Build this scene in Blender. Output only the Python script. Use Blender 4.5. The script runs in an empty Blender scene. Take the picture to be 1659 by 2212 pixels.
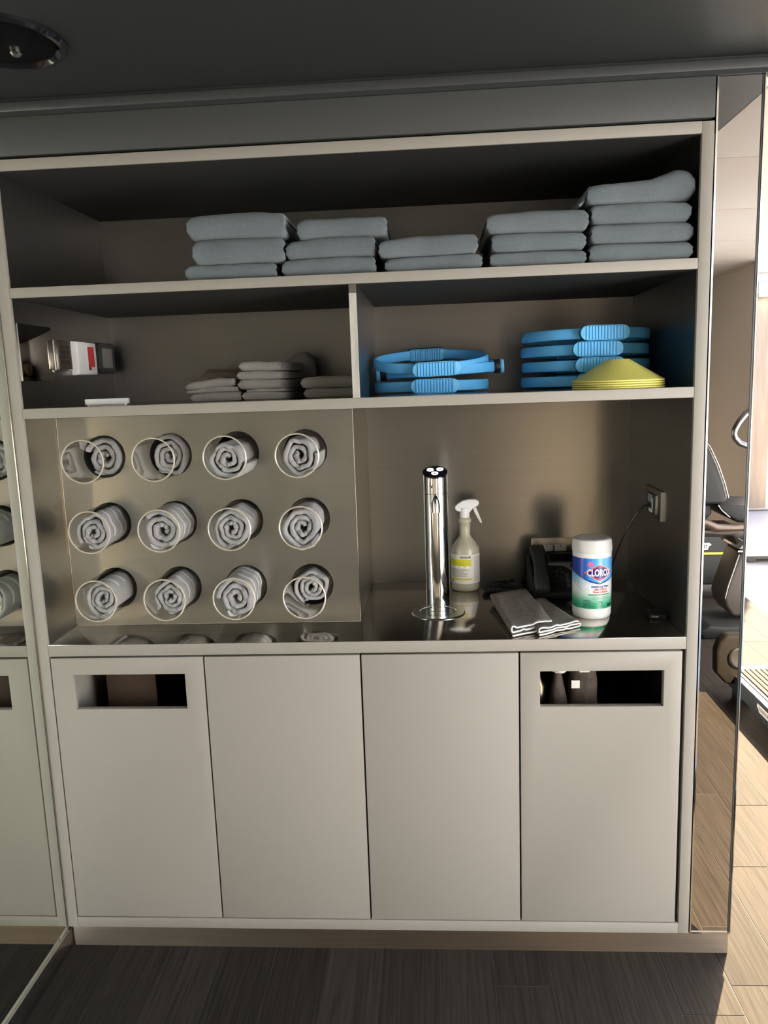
import bpy, bmesh, math, random
from mathutils import Vector, Matrix, noise, Euler
SC = bpy.context.scene
COL = SC.collection
PI = math.pi
rad = math.radians

# ------------------------------------------------------------------ camera
cd = bpy.data.cameras.new('camera'); cam = bpy.data.objects.new('camera', cd); COL.objects.link(cam)
cam.location = (1.0644, -1.9278, 1.5526)
cam.rotation_euler = (rad(80.6066), rad(1.9611), rad(3.4649))
cd.sensor_fit = 'AUTO'; cd.sensor_width = 36; cd.lens = 1685.6 * 36 / 2212
cd.clip_start = 0.02; cd.clip_end = 200
SC.camera = cam
# ------------------------------------------------------------------ sky, sun, exposure
SUN_EL = 34.0; SUN_H = Vector((0.455, 0.890, 0)).normalized()
w = bpy.data.worlds.new('sky'); SC.world = w; w.use_nodes = True
nt = w.node_tree; nt.nodes.clear()
out = nt.nodes.new('ShaderNodeOutputWorld'); bg = nt.nodes.new('ShaderNodeBackground')
sky = nt.nodes.new('ShaderNodeTexSky'); sky.sky_type = 'NISHITA'; sky.sun_disc = False
sky.sun_elevation = rad(SUN_EL); sky.sun_rotation = math.atan2(SUN_H.x, SUN_H.y)
sky.dust_density = 3.0; sky.air_density = 1.0
nt.links.new(sky.outputs[0], bg.inputs[0]); bg.inputs[1].default_value = 0.75
nt.links.new(bg.outputs[0], out.inputs[0])
sd = bpy.data.lights.new('sun', 'SUN'); so = bpy.data.objects.new('sun', sd); COL.objects.link(so)
sd.energy = 36.0; sd.color = (1.0, 0.80, 0.54); sd.angle = rad(0.6)
sdir = Vector((-SUN_H.x*math.cos(rad(SUN_EL)), -SUN_H.y*math.cos(rad(SUN_EL)), -math.sin(rad(SUN_EL))))
so.rotation_euler = sdir.to_track_quat('-Z', 'Y').to_euler(); so.location = (6, 10, 8)
# added fill light set in the side opening to brighten the shelves
al = bpy.data.lights.new('side_fill', 'AREA'); ao = bpy.data.objects.new('side_fill', al); COL.objects.link(ao)
al.shape = 'RECTANGLE'; al.size = 1.8; al.size_y = 1.2; al.energy = 68; al.color = (1.0, 0.97, 0.93)
ao.location = (3.18, -2.30, 0.68); ao.rotation_euler = (rad(90), 0, rad(90))
SC.view_settings.view_transform = 'Standard'; SC.view_settings.look = 'None'
SC.view_settings.exposure = 0.42; SC.view_settings.gamma = 1.0; SC.view_settings.use_curve_mapping = False
SC.cycles.max_bounces = 10; SC.cycles.glossy_bounces = 6; SC.cycles.diffuse_bounces = 4
SC.cycles.transparent_max_bounces = 24; SC.cycles.sample_clamp_indirect = 5.0; SC.cycles.blur_glossy = 0.6
SC.cycles.use_denoising = True

# ------------------------------------------------------------------ materials
MATS = {}
def S(c):  # sRGB 0-255 -> linear
    return tuple(((x/255)/12.92 if x/255 <= 0.04045 else ((x/255+0.055)/1.055)**2.4) for x in c) + (1.0,)
def mat(name, col, rough=0.6, metal=0.0, spec=0.5, aniso=0.0, tangent=None, bump=None, vary=None, emit=None, coat=0.0, sheen=0.0, bump_stretch=None):
    m = bpy.data.materials.new(name); m.use_nodes = True; n = m.node_tree; b = n.nodes['Principled BSDF']
    b.inputs['Base Color'].default_value = tuple(col[:3]) + (1,)
    b.inputs['Roughness'].default_value = rough; b.inputs['Metallic'].default_value = metal
    b.inputs['Specular IOR Level'].default_value = spec
    if coat: b.inputs['Coat Weight'].default_value = coat; b.inputs['Coat Roughness'].default_value = 0.08
    if sheen: b.inputs['Sheen Weight'].default_value = sheen; b.inputs['Sheen Roughness'].default_value = 0.6
    if aniso:
        b.inputs['Anisotropic'].default_value = aniso
        if tangent:
            c = n.nodes.new('ShaderNodeCombineXYZ')
            for i in range(3): c.inputs[i].default_value = tangent[i]
            n.links.new(c.outputs[0], b.inputs['Tangent'])
    if bump or vary:
        tc = n.nodes.new('ShaderNodeTexCoord'); mp = n.nodes.new('ShaderNodeMapping')
        n.links.new(tc.outputs['Object'], mp.inputs[0])
        if bump_stretch: mp.inputs['Scale'].default_value = bump_stretch
    if bump:
        sc, st, dist = bump
        t = n.nodes.new('ShaderNodeTexNoise'); t.inputs['Scale'].default_value = sc; t.inputs['Detail'].default_value = 3
        n.links.new(mp.outputs[0], t.inputs['Vector'])
        bp = n.nodes.new('ShaderNodeBump'); bp.inputs['Strength'].default_value = st; bp.inputs['Distance'].default_value = dist
        n.links.new(t.outputs['Fac'], bp.inputs['Height']); n.links.new(bp.outputs[0], b.inputs['Normal'])
    if vary:
        sc, lo, hi = vary
        t2 = n.nodes.new('ShaderNodeTexNoise'); t2.inputs['Scale'].default_value = sc; t2.inputs['Detail'].default_value = 5
        n.links.new(mp.outputs[0], t2.inputs['Vector'])
        r = n.nodes.new('ShaderNodeValToRGB'); r.color_ramp.elements[0].position = 0.3; r.color_ramp.elements[1].position = 0.7
        r.color_ramp.elements[0].color = tuple(x*lo for x in col[:3]) + (1,); r.color_ramp.elements[1].color = tuple(min(1, x*hi) for x in col[:3]) + (1,)
        n.links.new(t2.outputs['Fac'], r.inputs[0]); n.links.new(r.outputs[0], b.inputs['Base Color'])
    if emit:
        b.inputs['Emission Color'].default_value = tuple(emit[0][:3]) + (1,); b.inputs['Emission Strength'].default_value = emit[1]
    MATS[name] = m
    return m
paint = mat('grey_cabinet_paint', (0.315, 0.290, 0.250), 0.55, spec=0.35, bump=(900, 0.05, 0.0005))
fascia_m = mat('dark_grey_panel', (0.068, 0.07, 0.066), 0.5, spec=0.3)
ceil_dark = mat('charcoal_ceiling_paint', (0.029, 0.032, 0.032), 0.6, spec=0.3, bump=(400, 0.08, 0.001))
ceil_light = mat('pale_ceiling_board', (0.62, 0.58, 0.54), 0.7)
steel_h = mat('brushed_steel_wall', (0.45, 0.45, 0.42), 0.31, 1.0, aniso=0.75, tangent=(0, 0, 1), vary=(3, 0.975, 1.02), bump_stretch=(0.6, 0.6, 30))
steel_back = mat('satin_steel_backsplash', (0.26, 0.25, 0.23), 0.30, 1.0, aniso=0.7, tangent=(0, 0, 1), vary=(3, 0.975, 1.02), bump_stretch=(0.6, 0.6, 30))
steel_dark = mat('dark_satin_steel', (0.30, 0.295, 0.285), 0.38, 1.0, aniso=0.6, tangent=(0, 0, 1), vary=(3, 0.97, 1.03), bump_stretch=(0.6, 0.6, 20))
steel_kick = mat('brushed_steel_kick', (0.52, 0.455, 0.38), 0.36, 1.0, aniso=0.9, tangent=(0, 0, 1), vary=(4, 0.9, 1.08), bump_stretch=(0.5, 0.5, 40))
steel_top = mat('polished_dark_worktop', (0.55, 0.515, 0.465), 0.11, 1.0, vary=(2, 0.9, 1.1), bump_stretch=(1, 20, 1))
steel_bright = mat('bright_brushed_edge', (0.66, 0.64, 0.58), 0.45, 0.45, vary=(8, 0.75, 1.15), bump_stretch=(8, 8, 1.2))
chrome = mat('polished_chrome', (0.78, 0.76, 0.73), 0.09, 1.0)
chrome_sat = mat('satin_chrome', (0.66, 0.65, 0.62), 0.22, 1.0)
trimw = mat('polished_edge_trim', (0.85, 0.86, 0.83), 0.12, 1.0)
black_gap = mat('black_shadow_gap', (0.012, 0.012, 0.012), 0.9, spec=0.1)
under_m = mat('shelf_underside_shade', (0.042, 0.042, 0.040), 0.6, spec=0.15)  # near-black colour paints in the shade below the shelves
inside_m = mat('dark_cabinet_inside', (0.16, 0.155, 0.15), 0.7)
black_pl = mat('black_plastic', (0.02, 0.021, 0.022), 0.42, spec=0.5)
black_soft = mat('dark_grey_plastic', (0.05, 0.052, 0.052), 0.5)
black_gl = mat('glossy_black', (0.008, 0.008, 0.010), 0.08, coat=0.3)
white_pl = mat('white_plastic', (0.88, 0.88, 0.86), 0.4)
offw = mat('off_white_label', (0.75, 0.72, 0.65), 0.55)
silver_p = mat('silver_plastic', (0.42, 0.42, 0.42), 0.35, 0.6)
red_l = mat('red_label', (0.62, 0.035, 0.04), 0.45)
screen_g = mat('grey_lcd', (0.20, 0.19, 0.165), 0.35)
blue_ring = mat('blue_rubber', (0.12, 0.53, 1.0), 0.55, bump=(700, 0.08, 0.0006))
blue_pad = mat('blue_ribbed_grip', (0.16, 0.60, 1.0), 0.5)
yellow_c = mat('yellow_soft_plastic', (0.86, 0.80, 0.19), 0.6)
towel_b = mat('grey_bath_terry', (0.156, 0.188, 0.206), 0.95, spec=0.1, bump=(1300, 0.7, 0.004), vary=(260, 0.84, 1.12), sheen=0.3)
towel_s = mat('grey_washcloth_terry', (0.30, 0.285, 0.26), 0.95, spec=0.1, bump=(1500, 0.65, 0.003), vary=(300, 0.84, 1.12), sheen=0.3)
towel_r = mat('grey_rolled_terry', (0.42, 0.412, 0.405), 0.95, spec=0.1, bump=(1500, 0.7, 0.003), vary=(350, 0.82, 1.12), sheen=0.3)
towel_e = mat('pale_towel_edge', S((222, 220, 216)), 0.9, spec=0.1, bump=(1200, 0.5, 0.002))
towel_c = mat('grey_cleaning_cloth', S((140, 134, 126)), 0.95, spec=0.1, bump=(1400, 0.6, 0.003), vary=(60, 0.82, 1.1))
brown_card = mat('brown_card', (0.045, 0.025, 0.013), 0.8)
brown_bag = mat('brown_paper', (0.07, 0.05, 0.036), 0.8, bump=(60, 0.4, 0.01))
rear_m = mat('taupe_wall_paint', (0.56, 0.51, 0.47), 0.7)
terrace_m = mat('pale_terrace_stone', (0.52, 0.45, 0.40), 0.8, vary=(2, 0.9, 1.1))
terrace_d = mat('grey_terrace_stone', (0.27, 0.30, 0.34), 0.8, vary=(2, 0.9, 1.1))
board_m = mat('tan_outdoor_board', (0.30, 0.235, 0.175), 0.7, vary=(4, 0.85, 1.1), bump_stretch=(5, 5, 0.5))
board_w = mat('white_outdoor_board', (0.82, 0.80, 0.77), 0.7)
bounce_m = mat('pale_blue_bounce', (0.60, 0.71, 0.92), 0.8)  # for the added bounce wall, blue to cool the warm sun it returns
board_p = mat('pale_far_board', (0.42, 0.40, 0.385), 0.7)
gym_wall = mat('grey_gym_wall', (0.52, 0.47, 0.42), 0.75)
bike_grey = mat('warm_grey_bike_shell', (0.075, 0.066, 0.06), 0.5, spec=.3)
bike_dark = mat('black_bike_vinyl', (0.011, 0.012, 0.013), 0.5, spec=.3)
machine_m = mat('charcoal_machine_shell', (0.016, 0.017, 0.018), 0.55, spec=.3)
yellow_st = mat('yellow_stripe', S((236, 230, 60)), 0.5)
joint_m = mat('joint_glint', (0.075, 0.072, 0.069), 0.7, spec=.1)  # paler than the planks, imitates glints along their bevelled edges

def wood():
    m = bpy.data.materials.new('grey_brown_wood_plank'); m.use_nodes = True; n = m.node_tree; b = n.nodes['Principled BSDF']
    tc = n.nodes.new('ShaderNodeTexCoord'); oi = n.nodes.new('ShaderNodeObjectInfo')
    ad = n.nodes.new('ShaderNodeVectorMath'); ad.operation = 'ADD'
    ml = n.nodes.new('ShaderNodeVectorMath'); ml.operation = 'SCALE'; ml.inputs[3].default_value = 37.0
    cb = n.nodes.new('ShaderNodeCombineXYZ'); n.links.new(oi.outputs['Random'], cb.inputs[0]); n.links.new(oi.outputs['Random'], cb.inputs[1])
    n.links.new(cb.outputs[0], ml.inputs[0]); n.links.new(tc.outputs['Object'], ad.inputs[0]); n.links.new(ml.outputs[0], ad.inputs[1])
    mp = n.nodes.new('ShaderNodeMapping'); mp.inputs['Scale'].default_value = (75, 2.0, 1); n.links.new(ad.outputs[0], mp.inputs[0])
    t = n.nodes.new('ShaderNodeTexNoise'); t.inputs['Scale'].default_value = 1.6; t.inputs['Detail'].default_value = 6; t.inputs['Roughness'].default_value = 0.62
    t.inputs['Distortion'].default_value = 0.6
    n.links.new(mp.outputs[0], t.inputs['Vector'])
    r = n.nodes.new('ShaderNodeValToRGB'); e = r.color_ramp.elements
    e[0].position = 0.30; e[0].color = (0.024, 0.0205, 0.0175, 1); e[1].position = 0.72; e[1].color = (0.051, 0.0425, 0.034, 1)
    x = r.color_ramp.elements.new(0.5); x.color = (0.037, 0.0312, 0.0255, 1)
    n.links.new(t.outputs['Fac'], r.inputs[0])
    hv = n.nodes.new('ShaderNodeHueSaturation'); mr = n.nodes.new('ShaderNodeMapRange'); mr.inputs[3].default_value = 0.82; mr.inputs[4].default_value = 1.18
    n.links.new(oi.outputs['Random'], mr.inputs[0]); n.links.new(mr.outputs[0], hv.inputs['Value']); n.links.new(r.outputs[0], hv.inputs['Color'])
    n.links.new(hv.outputs[0], b.inputs['Base Color'])
    b.inputs['Roughness'].default_value = 0.66; b.inputs['Specular IOR Level'].default_value = 0.035
    bp = n.nodes.new('ShaderNodeBump'); bp.inputs['Strength'].default_value = 0.35; bp.inputs['Distance'].default_value = 0.002
    n.links.new(t.outputs['Fac'], bp.inputs['Height']); n.links.new(bp.outputs[0], b.inputs['Normal'])
    return m
plank_m = wood()

def glossy_mix(name, tint, refl, rough=0.0, ior=1.45):
    m = bpy.data.materials.new(name); m.use_nodes = True; n = m.node_tree; n.nodes.clear()
    o = n.nodes.new('ShaderNodeOutputMaterial'); mx = n.nodes.new('ShaderNodeMixShader')
    tr = n.nodes.new('ShaderNodeBsdfTransparent'); tr.inputs[0].default_value = tint
    g = n.nodes.new('ShaderNodeBsdfGlossy'); g.inputs['Color'].default_value = refl; g.inputs['Roughness'].default_value = rough
    f = n.nodes.new('ShaderNodeFresnel'); f.inputs[0].default_value = ior
    mm = n.nodes.new('ShaderNodeMath'); mm.operation = 'MULTIPLY'; mm.inputs[1].default_value = 0.55; n.links.new(f.outputs[0], mm.inputs[0])
    n.links.new(mm.outputs[0], mx.inputs[0]); n.links.new(tr.outputs[0], mx.inputs[1]); n.links.new(g.outputs[0], mx.inputs[2])
    n.links.new(mx.outputs[0], o.inputs[0]); return m
acrylic = glossy_mix('clear_acrylic', (0.965, 0.965, 0.95, 1), (1, 1, 1, 1), 0.07, 1.12)
def mirror():
    m = bpy.data.materials.new('silvered_mirror'); m.use_nodes = True; n = m.node_tree; n.nodes.clear()
    o = n.nodes.new('ShaderNodeOutputMaterial'); g = n.nodes.new('ShaderNodeBsdfGlossy')
    g.inputs['Color'].default_value = (0.85, 0.885, 0.825, 1); g.inputs['Roughness'].default_value = 0.0
    n.links.new(g.outputs[0], o.inputs[0]); return m
mirror_m = mirror()
bronze_m = mirror(); bronze_m.name = 'bronze_mirror'
[q for q in bronze_m.node_tree.nodes if q.type == 'BSDF_GLOSSY'][0].inputs['Color'].default_value = (0.66, 0.63, 0.60, 1)
rim_m = mat('frosted_acrylic_edge', (0.50, 0.44, 0.35), 0.25, spec=0.8)
liquid_b = mat('translucent_bottle', (0.62, 0.57, 0.43), 0.25, spec=0.5)
liquid_b.node_tree.nodes['Principled BSDF'].inputs['Transmission Weight'].default_value = 0.25
led_m = mat('white_led_ring', (1, 1, 1), 0.4, emit=((1, 1, 1), 3.0))
lamp_m = mat('warm_lamp', (1, 0.8, 0.5), 0.4, emit=((1.0, 0.62, 0.28), 40.0))

# ------------------------------------------------------------------ helpers
LOC = {}
class MB:
    def __init__(s): s.v = []; s.f = []
    def box(s, x0, x1, y0, y1, z0, z1):
        i = len(s.v); s.v += [(x, y, z) for z in (z0, z1) for y in (y0, y1) for x in (x0, x1)]
        s.f += [(i, i+2, i+3, i+1), (i+4, i+5, i+7, i+6), (i, i+1, i+5, i+4), (i+2, i+6, i+7, i+3), (i, i+4, i+6, i+2), (i+1, i+3, i+7, i+5)]; return s
    def hexa(s, p):  # 8 points: bottom 4 ccw, top 4 ccw
        i = len(s.v); s.v += [tuple(q) for q in p]
        s.f += [(i, i+3, i+2, i+1), (i+4, i+5, i+6, i+7), (i, i+1, i+5, i+4), (i+1, i+2, i+6, i+5), (i+2, i+3, i+7, i+6), (i+3, i, i+4, i+7)]; return s
    def rings(s, rings, close=True, cap0=True, cap1=True):
        i0 = len(s.v); n = len(rings[0])
        for r in rings: s.v += [tuple(q) for q in r]
        for a in range(len(rings)-1):
            for k in range(n if close else n-1):
                k2 = (k+1) % n
                s.f.append((i0+a*n+k, i0+a*n+k2, i0+(a+1)*n+k2, i0+(a+1)*n+k))
        if close and cap0: s.f.append(tuple(i0+k for k in reversed(range(n))))
        if close and cap1: s.f.append(tuple(i0+(len(rings)-1)*n+k for k in range(n)))
        return s
    def lathe(s, prof, c, n=32, axis='z', cap0=True, cap1=True, a0=0.0, a1=None, sx=1, sy=1):
        full = a1 is None; rs = []
        for r, h in prof:
            rg = []
            m = n if full else n+1
            for k in range(m):
                a = a0 + (2*PI*k/n if full else (a1-a0)*k/n)
                x, y = r*math.cos(a)*sx, r*math.sin(a)*sy
                rg.append({'z': (c[0]+x, c[1]+y, c[2]+h), 'y': (c[0]+x, c[1]+h, c[2]-y), 'x': (c[0]+h, c[1]+x, c[2]+y)}[axis])
            rs.append(rg)
        return s.rings(rs, full, cap0, cap1)
    def cyl(s, p0, p1, r, n=16, r2=None):
        return s.tube([p0, p1], [r, r if r2 is None else r2], n)
    def tube(s, pts, r, n=10, closed=False):
        pts = [Vector(p) for p in pts]; N = len(pts)
        rr = r if isinstance(r, (list, tuple)) else [r]*N
        rs = []; up = None
        for k in range(N):
            if closed: d = pts[(k+1) % N]-pts[k-1]
            else: d = pts[min(k+1, N-1)]-pts[max(k-1, 0)]
            d.normalize()
            if up is None:
                up = Vector((0, 0, 1)) if abs(d.z) < 0.9 else Vector((1, 0, 0))
            sd_ = d.cross(up).normalized(); up = sd_.cross(d).normalized()
            rs.append([pts[k]+(sd_*math.cos(2*PI*j/n)+up*math.sin(2*PI*j/n))*rr[k] for j in range(n)])
        if closed: rs.append(rs[0]); return s.rings(rs, True, False, False)
        return s.rings(rs)
    def prism(s, poly, f0, f1):  # poly of 2D, f maps (a,b)->3D at both ends
        n = len(poly); i = len(s.v)
        s.v += [tuple(f0(*p)) for p in poly] + [tuple(f1(*p)) for p in poly]
        s.f.append(tuple(i+k for k in range(n))); s.f.append(tuple(i+n+k for k in reversed(range(n))))
        for k in range(n): s.f.append((i+k, i+n+k, i+n+(k+1) % n, i+(k+1) % n))
        return s
    def grid(s, fn, nu, nv):
        i = len(s.v)
        for a in range(nu+1):
            for b in range(nv+1): s.v.append(tuple(fn(a/nu, b/nv)))
        for a in range(nu):
            for b in range(nv):
                q = i+a*(nv+1)+b; s.f.append((q, q+1, q+nv+2, q+nv+1))
        return s
    def text(s, txt, size, fn, bold=0.0, sx=1.0, align='CENTER'):
        cu = bpy.data.curves.new('t', 'FONT'); cu.body = txt; cu.size = size; cu.align_x = align; cu.offset = bold; cu.resolution_u = 3
        ob = bpy.data.objects.new('t', cu); COL.objects.link(ob)
        dg = bpy.context.evaluated_depsgraph_get(); ev = ob.evaluated_get(dg); me = ev.to_mesh()
        i = len(s.v); s.v += [tuple(fn(v.co.x*sx, v.co.y)) for v in me.vertices]
        s.f += [tuple(i+q for q in p.vertices) for p in me.polygons]
        ev.to_mesh_clear(); bpy.data.objects.remove(ob); bpy.data.curves.remove(cu); return s
    def build(s, name, m, parent=None, loc=None, bevel=0.0, smooth=40, seg=2, local=False, subsurf=0, flip=False):
        off = Vector((0, 0, 0))
        if parent is not None:
            if not local: off = Vector(LOC[parent.name])
        elif loc is not None and not local: off = Vector(loc)
        me = bpy.data.meshes.new(name)
        me.from_pydata([tuple(Vector(q)-off) for q in s.v], [], s.f)
        bm = bmesh.new(); bm.from_mesh(me)
        bmesh.ops.remove_doubles(bm, verts=bm.verts, dist=1e-6)
        bmesh.ops.recalc_face_normals(bm, faces=bm.faces)
        if bevel:
            es = [e for e in bm.edges if len(e.link_faces) == 2 and e.calc_face_angle(0) > rad(35)]
            bmesh.ops.bevel(bm, geom=es, offset=bevel, segments=seg, affect='EDGES', profile=0.5, clamp_overlap=True)
        bm.to_mesh(me); bm.free()
        if smooth:
            me.shade_smooth(); me.set_sharp_from_angle(angle=rad(smooth))
        me.materials.append(m)
        o = bpy.data.objects.new(name, me); COL.objects.link(o)
        if parent is not None:
            o.parent = parent; LOC[o.name] = LOC[parent.name]
        else:
            o.location = loc or (0, 0, 0); LOC[o.name] = tuple(loc or (0, 0, 0))
        if subsurf:
            md = o.modifiers.new('sub', 'SUBSURF'); md.levels = subsurf; md.render_levels = subsurf
        return o
def tag(o, label, cat, group=None):
    o['label'] = label; o['category'] = cat
    if group: o['group'] = group
    return o
def thing(name, label, cat, loc=(0, 0, 0), group=None):
    o = bpy.data.objects.new(name, None); COL.objects.link(o); o.location = loc; o.empty_display_size = 0.05
    LOC[o.name] = tuple(loc); return tag(o, label, cat, group)
def struct(o): o['kind'] = 'structure'; return o
def B(*a): return MB().box(*a)
def nz(x, y=0.0, z=0.0): return noise.noise(Vector((x, y, z)))

# ------------------------------------------------------------------ room shell
CW = 1.72; CDP = 0.61; Z0 = 0.065
CEIL = 2.245; XR = 3.20; YB = -4.6; YF = 4.55
fl = struct(B(0, XR, YB, YF, -0.06, -0.0012).build('floor', joint_m, smooth=0))
# floor planks, 15 cm wide, one object each
pm = None; rnd = random.Random(4); PLW = 0.1497
k = 0
for i in range(0, 23):
    x0 = -0.005 + PLW*i; x1 = x0 + PLW
    x0c = max(x0, 0.001); x1c = min(x1, XR)
    if x1c - x0c < 0.02: continue
    ends = {12: [-0.106], 8: [-0.119], 13: [0.393]}.get(i)
    y = YB
    base = ends[0] if ends else YB + rnd.uniform(0.2, 1.2)
    ys = sorted([YB] + [q for q in [base + 1.22*j for j in range(-9, 10)] if YB+0.05 < q < YF-0.05] + [YF])
    for a, b in zip(ys[:-1], ys[1:]):
        cx, cy = (x0c+x1c)/2, (a+b)/2; hx, hy = (x1c-x0c)/2-0.0011, (b-a)/2-0.0011
        o = MB().hexa([(-hx, -hy, -0.006), (hx, -hy, -0.006), (hx, hy, -0.006), (-hx, hy, -0.006),
                       (-hx+.0006, -hy+.0006, 0), (hx-.0006, -hy+.0006, 0), (hx-.0006, hy-.0006, 0), (-hx+.0006, hy-.0006, 0)]).build('plank', plank_m, fl, local=True, smooth=0)
        o.location = (cx, cy, 0)
struct(B(0, 1.915, YB, 0.02, CEIL, CEIL+0.12).build('ceiling_front', ceil_dark, smooth=0))
cb_ = struct(MB().box(1.915, XR, YB, 0.02, CEIL+0.012, CEIL+0.12).box(CW+.004, XR, 0.02, YF, CEIL+.012, CEIL+.12).build('ceiling_back', black_soft, smooth=0))
for ysm, xs in (([YB, -4.2, -3.43, -2.57, -1.714, -0.858, 0.021], ((1.915, XR),)), ([0.021, 0.858, 1.714, 2.57, 3.43, YF], ((CW+.01, 1.915), (1.915, XR)))):
    for a, b in zip(ysm[:-1], ysm[1:]):
        for xa, xb in xs:
            B(xa+.003, xb-.003, a+.003, b-.003, CEIL, CEIL+0.014).build('panel', ceil_light, cb_, bevel=0.002)
struct(B(CW+.01, XR, YF-0.05, YF+0.06, 2.085, CEIL+0.1).build('trim_3', mat('bulkhead_paint', (0.20, 0.17, 0.15), .6), bevel=0.003))
struct(B(0, XR, YB-0.1, YB, 0, CEIL+.1).build('wall_rear', rear_m, smooth=0))
struct(B(XR, XR+.1, YB-.1, -3.38, 0, CEIL+.1).build('wall_right', rear_m, smooth=0))
struct(B(0, XR, YB, YB+.25, 2.09, CEIL).build('trim_7', fascia_m, smooth=0))
# unseen wall added outside to keep sun off the rear half of the room
struct(B(XR+.12, XR+2.6, -.42, -.32, -.05, 3.3).build('wall_sun_block', terrace_d, smooth=0))
# unseen pale wall added outside, behind the photographer, to bounce sunlight into the room
struct(MB().box(3.4, 17.5, -11.4, -11, -0.05, 7.0).build('wall_bounce', bounce_m, smooth=0))
struct(B(0, CW-0.02, CDP+0.005, CDP+0.06, 0, CEIL+.1).build('wall_back', gym_wall, smooth=0))
struct(B(CW+.001, CW+.104, 0.032, YF, 0, CEIL+.1).build('wall_middle', gym_wall, smooth=0))
struct(B(-0.12, -0.014, YB, CDP+.06, 0, CEIL+.1).build('wall_left', fascia_m, smooth=0))
# fascia above the cabinet and the stepped shadow moulding under the ceiling
struct(B(0.0, CW-0.003, 0.0, 0.03, 2.1195, 2.206).build('trim_1', fascia_m, bevel=0.0008))
struct(B(-0.0, CW+.0, 0.02, 0.06, 2.10, CEIL).build('trim_2', black_gap, smooth=0))
m_ = MB().box(0.0, XR, -0.012, 0.028, 2.214, 2.236)
struct(m_.build('trim_4', mat('cornice_paint', (0.05, 0.052, 0.052), 0.45), bevel=0.003))
struct(B(0.0, XR, -0.006, 0.028, 2.206, 2.2142).build('trim_5', ceil_dark, smooth=0))
struct(B(0.0, XR, 0.0, 0.028, 2.236, CEIL).build('trim_6', ceil_dark, smooth=0))

# outside terrace, seen past the end of the room
struct(B(XR+.001, 40, -30, YF-.8, -0.08, -0.012).build('ground_terrace', terrace_d, smooth=0))
struct(MB().box(-12, XR, YF+.001, 40, -0.08, -0.012).box(XR+.001, 40, YF-.799, 40, -0.08, -0.012).build('ground_court', terrace_m, smooth=0))
wf = struct(B(1.2, 5.03, 6.98, 7.15, 0, 5.4).build('wall_far', gym_wall, smooth=0))
x = 1.25; rnd = random.Random(9)
while x < 4.6:
    wd = 0.27
    B(x+.004, x+wd-.004, 6.935+rnd.uniform(0, .012), 6.98, 0.03, 2.33).build('board', board_m, wf, bevel=0.004)
    x += wd
for j in range(14):
    z = 2.36+j*0.215
    MB().hexa([(1.2, 6.92, z), (5.03, 6.92, z), (5.03, 6.98, z), (1.2, 6.98, z), (1.2, 6.955, z+.21), (5.03, 6.955, z+.21), (5.03, 6.98, z+.21), (1.2, 6.98, z+.21)]).build('board', board_p, wf)
bn = thing('low_bench', 'long low white bench with dark underside standing outside beyond the glass', 'bench', (4.6, 4.62, -0.012))
B(3.60, 6.2, 4.5, 4.9, 0.045, 0.085).build('top', board_w, bn, bevel=0.004)
B(3.62, 6.18, 4.515, 4.88, 0.018, 0.045).build('frame', black_soft, bn)
for xx in (3.63, 4.8, 6.1):
    B(xx, xx+.06, 4.52, 4.58, -0.012, 0.02).build('leg', black_soft, bn)
for (xx, zz, nm) in ((4.62, 3.248, 'upper'), (4.63, 2.40, 'lower')):
    lt = thing('wall_lamp', 'glowing warm wall lamp on the far boarded wall, the %s one of two' % nm, 'lamp', (xx, 6.9, zz), 'wall lamps on the far wall')
    MB().lathe([(0.0, -.04), (0.045, -.03), (0.055, 0), (0.045, .03), (0.0, .04)], (xx, 6.87, zz), 16).build('bulb', lamp_m, lt)
    B(xx-.06, xx+.06, 6.905, 6.925, zz-.08, zz+.08).build('back_plate', chrome_sat, lt, bevel=0.004)

# ------------------------------------------------------------------ mirror wall on the left
mr = thing('wall_mirror', 'tall frameless wall mirror reflecting the grey cabinet, with steel foot', 'mirror', (0, -2.3, 0.0))
B(-0.010, 0.0, YB+.05, -0.0025, Z0, CEIL-.01).build('mirror_glass', mirror_m, mr, smooth=0)
B(-0.013, 0.0012, -0.0045, -0.0022, Z0, CEIL-.01).build('edge_trim', trimw, mr, smooth=0)
B(-0.012, 0.004, YB+.05, -0.001, Z0-.004, Z0+.0015).build('bottom_trim', trimw, mr, smooth=0)
B(-0.010, 0.008, YB+.05, 0.004, 0.0, Z0-.004).build('kick_strip', chrome_sat, mr, bevel=0.001)

# ------------------------------------------------------------------ the built-in cabinet
cab = thing('shelving_cabinet', 'large built-in grey cabinet with open steel-backed shelves and four doors', 'cabinet', (CW/2, 0.3, 0))
WB, WT = 0.8636, 0.8953
BB, BT = 1.493, 1.5189
AB, AT = 1.790, 1.8149
RB, RT = 2.0865, 2.1125
IL, IR = 0.029, 1.6895
B(0.0, IL, 0.0, 0.012, Z0, RT).build('stile', paint, cab, bevel=0.0012)
B(IR, CW-.003, 0.0, 0.012, Z0, RT).build('stile', paint, cab, bevel=0.0012)
tpn = B(IL, IR, 0.0, CDP, RB, RT).build('top_panel', paint, cab, bevel=0.001)
B(IL+.0005, IR-.0005, 0.004, CDP-.0125, RB-.0008, RB).build('underside_shade', under_m, tpn, smooth=0)
B(IL, IR, 0.0, 0.02, Z0, 0.0955).build('bottom_rail', paint, cab, bevel=0.001)
B(IL, IR, 0.02, CDP, 0.08, 0.0955).build('bottom_panel', inside_m, cab)
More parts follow.
